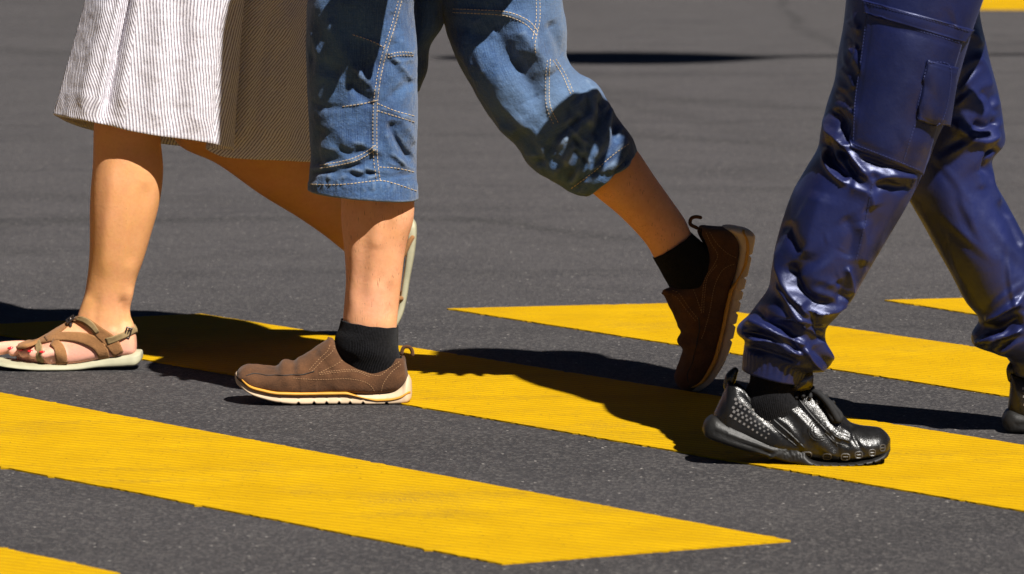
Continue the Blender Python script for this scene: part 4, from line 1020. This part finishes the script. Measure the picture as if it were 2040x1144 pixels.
    a = grid_obj('cargo_trousers', hem_fold(A, 4, .003), M['satin'], nav, (True, False)); b_ = grid_obj('tmp', hem_fold(B, 4, .003), M['satin'], nav, (True, False)); c_ = grid_obj('tmp', C, M['satin'], nav)
    bv = bvh_of([a, b_])
    bm = bmesh.new()
    for o in (a, b_, c_): bm.from_mesh(o.data)
    bm.to_mesh(a.data); bm.free()
    for o in (b_, c_): bpy.data.objects.remove(o)
    a.data.polygons.foreach_set('use_smooth', [True]*len(a.data.polygons))

    def patch(name, quad, thick, nu=40, nv=40, bulge=.0, seed=0, edge=.05):
        """a sewn-on panel following the cloth: quad in photo pixels (tl, tr, br, bl)"""
        q = np.array(quad, float); rows = []
        for v in np.linspace(0, 1, nv):
            r = []
            for u in np.linspace(0, 1, nu):
                p = (q[0]*(1-u)+q[1]*u)*(1-v)+(q[3]*(1-u)+q[2]*u)*v
                h, n = hit(bv, *p); r.append(h if h is not None else (r[-1] if r else np.zeros(3)))
            rows.append(r)
        P = np.array(rows)
        for _ in range(10):
            Q = P.copy(); Q[1:-1, 1:-1] = (P[:-2, 1:-1]+P[2:, 1:-1]+P[1:-1, :-2]+P[1:-1, 2:])/4; P = Q
        n = np.cross(np.gradient(P, axis=0), np.gradient(P, axis=1)); n /= np.linalg.norm(n, axis=2, keepdims=True)+1e-9
        n = np.where(((P-CAM)*n).sum(2, keepdims=True) > 0, -n, n)
        uu, vv = np.meshgrid(np.linspace(0, 1, nu), np.linspace(0, 1, nv))
        e = np.minimum(np.minimum(uu, 1-uu), np.minimum(vv, 1-vv)); ramp = np.clip(e/edge, 0, 1)**.5
        h = thick+bulge*np.sin(np.pi*uu)*np.sin(np.pi*vv)+.0022*vnoise(P*np.array([1, 1, .8]), 24, seed)*ramp-.0008*np.exp(-((e-.055)/.012)**2)
        out = P+n*h[..., None]; inn = P-n*.004
        # closed slab: outer grid, inner grid, rim
        vs = np.concatenate([out.reshape(-1, 3), inn.reshape(-1, 3)]); N = nu*nv; fs = []
        for i in range(nv-1):
            for j in range(nu-1):
                k = i*nu+j; fs += [(k, k+1, k+nu+1, k+nu), (N+k, N+k+nu, N+k+nu+1, N+k+1)]
        per = [j for j in range(nu)]+[i*nu+nu-1 for i in range(1, nv)]+[(nv-1)*nu+j for j in range(nu-2, -1, -1)]+[i*nu for i in range(nv-2, 0, -1)]
        for x, y in zip(per, per[1:]+per[:1]): fs.append((x, N+x, N+y, y))
        me = bpy.data.meshes.new(name); me.from_pydata([tuple(v) for v in vs], [], fs)
        bm = bmesh.new(); bm.from_mesh(me); bmesh.ops.recalc_face_normals(bm, faces=bm.faces); bm.to_mesh(me); bm.free()
        return link(name, me, M['satin'], a)
    pk = patch('cargo_pocket', [(1731, 25), (1916, 78), (1836, 348), (1692, 293)], .0035, 60, 60, .004, 5)
    fl = patch('pocket_flap', [(1843, 118), (1898, 132), (1880, 247), (1823, 238)], .012, 30, 40, .002, 8, .08)
    w = patch('waist_band', [(1722, 0), (1935, 58), (1918, 84), (1726, 26)], .006, 60, 14, .001, 9, .15)
    bv2 = bvh_of([a, pk, fl, w])
    s = MB()
    stitch(s, bv2, [(1727, 28), (1718, 100), (1704, 200), (1700, 280)], 4, 2.4); stitch(s, bv2, [(1737, 33), (1820, 58), (1910, 84)], 4, 2.4); stitch(s, bv2, [(1700, 287), (1760, 310), (1834, 340)], 4, 2.4)
    stitch(s, bv2, [(1848, 124), (1893, 136), (1876, 242), (1828, 233), (1848, 124)], 4, 2.4); stitch(s, bv2, [(1738, 365), (1732, 400), (1722, 450), (1705, 520)], 4, 3); stitch(s, bv2, [(1724, 6), (1830, 34), (1930, 62)], 4, 2.4)
    stitch(s, bv2, [(1822, 250), (1798, 325)], 4, 2.5)
    pattern(a, s, M['threadb'])
build_trousers()
sock_tube(nav, [(1495, 725, 1590, 745, .038, YN), (1493, 760, 1592, 775, .039, YN), (1480, 790, 1600, 810, .04, YN), (1475, 830, 1590, 850, .03, YN)], M['sock'])
sock_tube(nav, [(2030, 728, 2096, 735, .038, YNF), (2030, 770, 2105, 770, .039, YNF), (2030, 810, 2120, 815, .035, YNF)], M['sock'])

NU = to_local([(1424, 830, 838, .008, 0), (1431, 814, 850, .020, 0), (1442, 788, 862, .028, 0), (1455, 753, 872, .032, .005), (1467, 744, 878, .033, .03), (1483, 750, 884, .034, .05), (1503, 777, 890, .036, .05), (1520, 794, 896, .037, .05), (1550, 799, 904, .039, .04), (1572, 789, 910, .040, .014), (1600, 780, 916, .042, 0),
      (1623, 782, 920, .044, 0), (1657, 805, 923, .047, 0), (1680, 834, 923, .049, 0), (1700, 850, 922, .050, 0), (1720, 855, 919, .049, 0), (1738, 857, 916, .047, 0), (1756, 860, 912, .041, 0), (1769, 869, 906, .030, 0), (1777, 880, 897, .010, 0)], 1402, 930, 1270, -1)
NS = to_local([(1401, 859, 866, .008, 0), (1405, 848, 873, .024, 0), (1423, 834, 882, .034, 0), (1440, 840, 888, .037, 0), (1460, 848, 894, .038, 0), (1510, 866, 908, .039, 0), (1550, 881, 919, .040, 0), (1570, 886, 924, .042, 0), (1587, 884, 927, .044, 0), (1600, 897, 928.5, .047, 0), (1615, 915, 929.5, .050, 0), (1650, 921, 930, .0535, 0), (1693, 920, 929, .0545, 0), (1727, 915, 925, .053, 0),
      (1752, 908, 920, .046, 0), (1768, 899, 914, .034, 0), (1776, 892, 905, .012, 0)], 1402, 930, 1270, -1)
def sneaker(Mx, fine):
    root = empty('sneaker', (0, 0, 0)); root.parent = nav; root.matrix_parent_inverse = Matrix.Translation(-Vector(nav.location))
    V = hull(NU, 170, 80, .6, .85); n = normals(V); u, w = V[..., 0], V[..., 2]
    X = u*1270+1402; Yp = 930-w*1270; D = .0005*vnoise(V, 45, 21)+.0013*vnoise(V*np.array([1, 1, 2.]), 18, 22)
    pp = np.stack([X, Yp], -1)
    for pts, wd, amp in (([(1495, 760), (1520, 812), (1570, 850), (1600, 890)], 4, .0022), ([(1475, 790), (1520, 830), (1560, 870), (1580, 884)], 3.5, -.002), ([(1560, 805), (1600, 840), (1640, 890)], 5, .002), ([(1580, 800), (1620, 840), (1665, 890)], 4, -.0018),
        ([(1645, 850), (1665, 868), (1690, 876)], 3, .0016), ([(1650, 862), (1668, 878), (1690, 886)], 3, -.0016), ([(1660, 840), (1676, 856), (1695, 866)], 3, .0016), ([(1668, 830), (1685, 846), (1700, 856)], 3, -.0016), ([(1600, 860), (1640, 895), (1660, 905)], 4, .0018),
        ([(1694, 858), (1702, 875), (1718, 900)], 3.5, -.0014), ([(1668, 885), (1670, 900), (1672, 915)], 3, -.0008)):
        d, s_, t_ = seg_dist(pp, pts); D += 1.7*amp*np.exp(-(d/wd)**2)
    V = V+n*D[..., None]
    up = grid_obj('upper', place(V, Mx), M['sneak'], root)
    Z = hull(NS, 220, 48, .36, .36)
    X = Z[..., 0]*1270+1402; Yp = 930-Z[..., 2]*1270; pp = np.stack([X, Yp], -1); nz = normals(Z); D = np.zeros(X.shape)
    for pts, wd, amp in (([(1425, 862), (1480, 882), (1535, 905), (1570, 900)], 3, -.0026), ([(1455, 852), (1500, 868), (1560, 890)], 3, .0024), ([(1450, 866), (1500, 884), (1545, 900)], 2.6, .0026), ([(1530, 915), (1560, 900), (1590, 888), (1602, 905)], 2.4, .003), ([(1560, 912), (1580, 902), (1595, 900)], 1.8, -.002), ([(1572, 918), (1588, 908), (1598, 908)], 1.6, -.002)):
        d, s_, t_ = seg_dist(pp, pts); D += amp*np.exp(-(d/wd)**2)
    Z = Z+nz*D[..., None]
    for px in range(1620, 1770, 17):
        k = np.clip(1-np.abs(Z[..., 0]-(px-1402)/1270)/.003, 0, 1); lowest = Z[..., 2].min(1, keepdims=True); Z[..., 2] += np.where(Z[..., 2] < lowest+.003, k*.003, 0)
    grid_obj('sole', place(Z, Mx), M['srub'], root)
    b = BVHTree.FromPolygons([tuple(v) for v in V.reshape(-1, 3)], [tuple(f) for f in grid_data(V)[1] if max(f) < V.shape[0]*V.shape[1]])
    T = np.array(Mx)[:3, :3]
    def on(px, py, sg):
        h = b.ray_cast(Vector(((px-1402)/1270, .2*sg, (930-py)/1270)), Vector((0, -sg, 0)))
        if h[0] is None: return None, None
        nn = np.array(h[1]); return np.array(h[0]), (nn if nn[1]*sg > 0 else -nn)
    L = lambda P: place(np.array(P, float).reshape(-1, 1, 3), Mx)[:, 0]
    # stud grid on the quarter
    mb = MB()
    for sg in (1, -1):
        for i in range(9):
            for j in range(5):
                px = 1465+i*8.6+j*-2.2+ (j % 2)*3.5; py = 797+i*5.4+j*8.2
                h, nn = on(px, py, sg)
                if h is None: continue
                k = .0020*(1-i*.045); t1 = np.array([.8, 0, -.5]); t1 -= nn*(t1@nn); t1 /= np.linalg.norm(t1); t2 = np.cross(nn, t1)
                mb.box(L([h+nn*.0003])[0], T@t1*k, T@t2*k, T@nn*.0008)
    pattern(up, mb, M['stud'])
    # raised lugs along the toe wall and arcs of the round side emblem
    mb = MB()
    for sg in (1, -1):
        for px, py, wd in ((1607, 907, 9), (1647, 909, 8), (1683, 909, 8), (1709, 905, 7), (1736, 901, 6), (1757, 893, 5)):
            P = []
            for a in np.linspace(0, 2*np.pi, 17):
                h, nn = on(px+spow(np.cos(a), .6)*wd, py+spow(np.sin(a), .6)*6, sg)
                if h is not None: P.append(h+nn*.0006)
            if len(P) > 6: mb.tube(L(P), .0011, 6, len(P)*2)
            P = [on(px-wd*.5+k, py, sg) for k in (0, wd*.5, wd)]; P = [h+nn*.0005 for h, nn in P if h is not None]
            if len(P) == 3: mb.tube(L(P), .0011, 6)
        for px, py in ((1626, 922), (1665, 920)):
            pass
    pattern(up, mb, M['scuff'])
    mb = MB()
    for sg in (1, -1):
        for r in (13, 18, 23):
            P = []
            for a in np.linspace(R(100), R(290), 15) if r > 13 else np.linspace(0, 2*np.pi, 22):
                h, nn = on(1632+r*np.cos(a), 856-r*np.sin(a)*.95, sg)
                if h is not None: P.append(h+nn*.0003)
            if len(P) > 6: mb.tube(L(P), .0009, 6, len(P)*2)
    pattern(up, mb, M['srub'])
    # panel edges and vamp ribs
    mb = MB()
    for sg in (1, -1):
        for pts, r in (([(1484, 757), (1500, 792), (1535, 832), (1575, 866), (1604, 894)], .0012), ([(1474, 768), (1496, 806), (1530, 843), (1565, 872), (1586, 888)], .0010), ([(1590, 796), (1618, 830), (1655, 868), (1668, 890)], .0011), ([(1655, 838), (1668, 856), (1692, 866)], .0010), ([(1648, 850), (1664, 868), (1690, 877)], .0010), ([(1644, 864), (1662, 880), (1688, 888)], .0010), ([(1486, 752), (1505, 783), (1521, 800), (1550, 805), (1572, 796)], .0016), ([(1575, 795), (1600, 789), (1625, 793), (1650, 812)], .0012)):
            P = [on(x, y, sg) for x, y in resample(pts, 5)]; P = [h+n_*.0002 for h, n_ in P if h is not None]
            P = [p for k, p in enumerate(P) if k == 0 or np.linalg.norm(p-P[k-1]) < .02]
            if len(P) > 3: mb.tube(L(P), r, 6, len(P)*2)
    pattern(up, mb, M['srub'])
    # heel tab, eyelets, laces, tongue
    mb = MB(); mb.tube(L([((1452-1402)/1270, 0, (930-775)/1270), ((1458-1402)/1270, 0, (930-756)/1270), ((1465-1402)/1270, 0, (930-745)/1270)]), [.008, .009, .006], 14); mb.build('heel_tab', M['sneak'], root)
    mb = MB(); lx = lambda px, py, v: ((px-1402)/1270, v, (930-py)/1270)
    mb.tube(L([lx(1560, 800, 0), lx(1580, 770, 0), lx(1592, 752, 0)]), [.028, .026, .020], 16, flat=(T@np.array([.8, 0, -.5]), .3)); mb.build('tongue', M['sneak'], root)
    if fine:
        Vt = []
        for v in np.linspace(-.032, .032, 14):
            Vt.append([lx(1582-20*(v/.032)**2*.3, 777, v), lx(1582, 768, v), lx(1586, 755, v*.95), lx(1595, 741, v*.9), lx(1606, 738, v*.88), lx(1618, 739, v*.86), lx(1620, 752, v*.9), lx(1619, 768, v*.95), lx(1614, 776, v), lx(1596, 780, v)])
        grid_obj('tongue_label', place(np.array(Vt), Mx), M['gold'], root)
    mb = MB()
    for k, (px, py) in enumerate(((1586, 790), (1600, 788), (1614, 790), (1628, 798), (1642, 808), (1655, 820))):
        zt = (930-py+9)/1270
        mb = MB(); mb.tube(L([lx(px, py+3, -.026), lx(px+3, py-7, -.012), lx(px+8, py-9, .012), lx(px+10, py+3, .026)]), .0032, 8); mb.build('lace', M['lace'], root)
    mb = MB(); mb.tube(L([lx(1612, 782, -.012), lx(1630, 786, -.026), lx(1650, 806, -.036), lx(1668, 836, -.041)]), [.004, .005, .0055, .006], 10); mb.build('lace', M['lace'], root); mb = MB()
    mb.tube(L([lx(1615, 780, -.008), lx(1640, 795, -.022), lx(1662, 815, -.03), lx(1674, 834, -.034), lx(1664, 838, -.038), lx(1648, 815, -.034)]), [.0035, .0045, .005, .005, .005, .004], 10)
    mb.build('lace', M['lace'], root)
    mb = MB()
    for px, py in ((1586, 793), (1599, 790), (1613, 793), (1629, 801)):
        for sg in (1, -1):
            h, nn = on(px, py+3, sg)
            if h is None: continue
            P = [];
            t1 = np.array([1., 0, 0]); t1 -= nn*(t1@nn); t1 /= np.linalg.norm(t1); t2 = np.cross(nn, t1)
            mb.tube(L([h+nn*.001+(t1*np.cos(a)+t2*np.sin(a))*.0028 for a in np.linspace(0, 2*np.pi, 13)]), .0010, 6)
    pattern(up, mb, M['stud'])
    return root
HN = np.array([PX(1402, 0, YN)[0], YN, .0])
sneaker(shoe_matrix(HN, (1, 0, 0), (0, 0, 1), (0, 1, 0)), True)
p_ = R(-16); fN = np.array([math.cos(R(20)), 0, math.sin(R(20))]); uN = np.array([-math.sin(R(20)), 0, math.cos(R(20))])
HF = np.array([PX(2010, 0, YNF)[0], YNF, -.0]); sneaker(shoe_matrix(HF+np.array([.012, 0, -.040]), fN, uN, (0, 1, 0)), False)

# ================================================================== street lamp beside the road (its shadow lies across the far lane)
def build_lamp():
    g = np.array(gp(1300, 116)); h = 6.0; d = np.array(SUN)/-SUN.z
    L = np.array([g[0], g[1], 0])-d*h
    base = np.array([L[0]+2.9, L[1]+.05, 0])
    root = empty('street_lamp', tuple(base)); tag(root, 'tall grey street lamp with a long arm reaching over the road', 'street lamp')
    mb = MB(); mb.tube([base, base+[0, 0, 3], base+[0, 0, 6.1]], [.09, .07, .05], 16); mb.build('post', M['lampgrey'], root)
    mb = MB(); mb.tube([base+[0, 0, 6.05], base+[-.5, 0, 6.2], L+[.55, 0, .12], L+[.2, 0, .06]], [.045, .04, .032, .03], 12); mb.build('arm', M['lampgrey'], root)
    mb = MB(); mb.tube([L+[.42, 0, .05], L+[.15, 0, 0], L+[-.3, 0, 0], L+[-.62, 0, .02]], [.05, .22, .26, .10], 24, 30, flat=((0, 0, 1), .35)); mb.build('lamp_head', M['lampgrey'], root)
    mb = MB(); mb.ball(L+[-.12, 0, -.075], .2, (1.7, .8, .3)); mb.build('lamp_glass', M['solew'], root)
build_lamp()
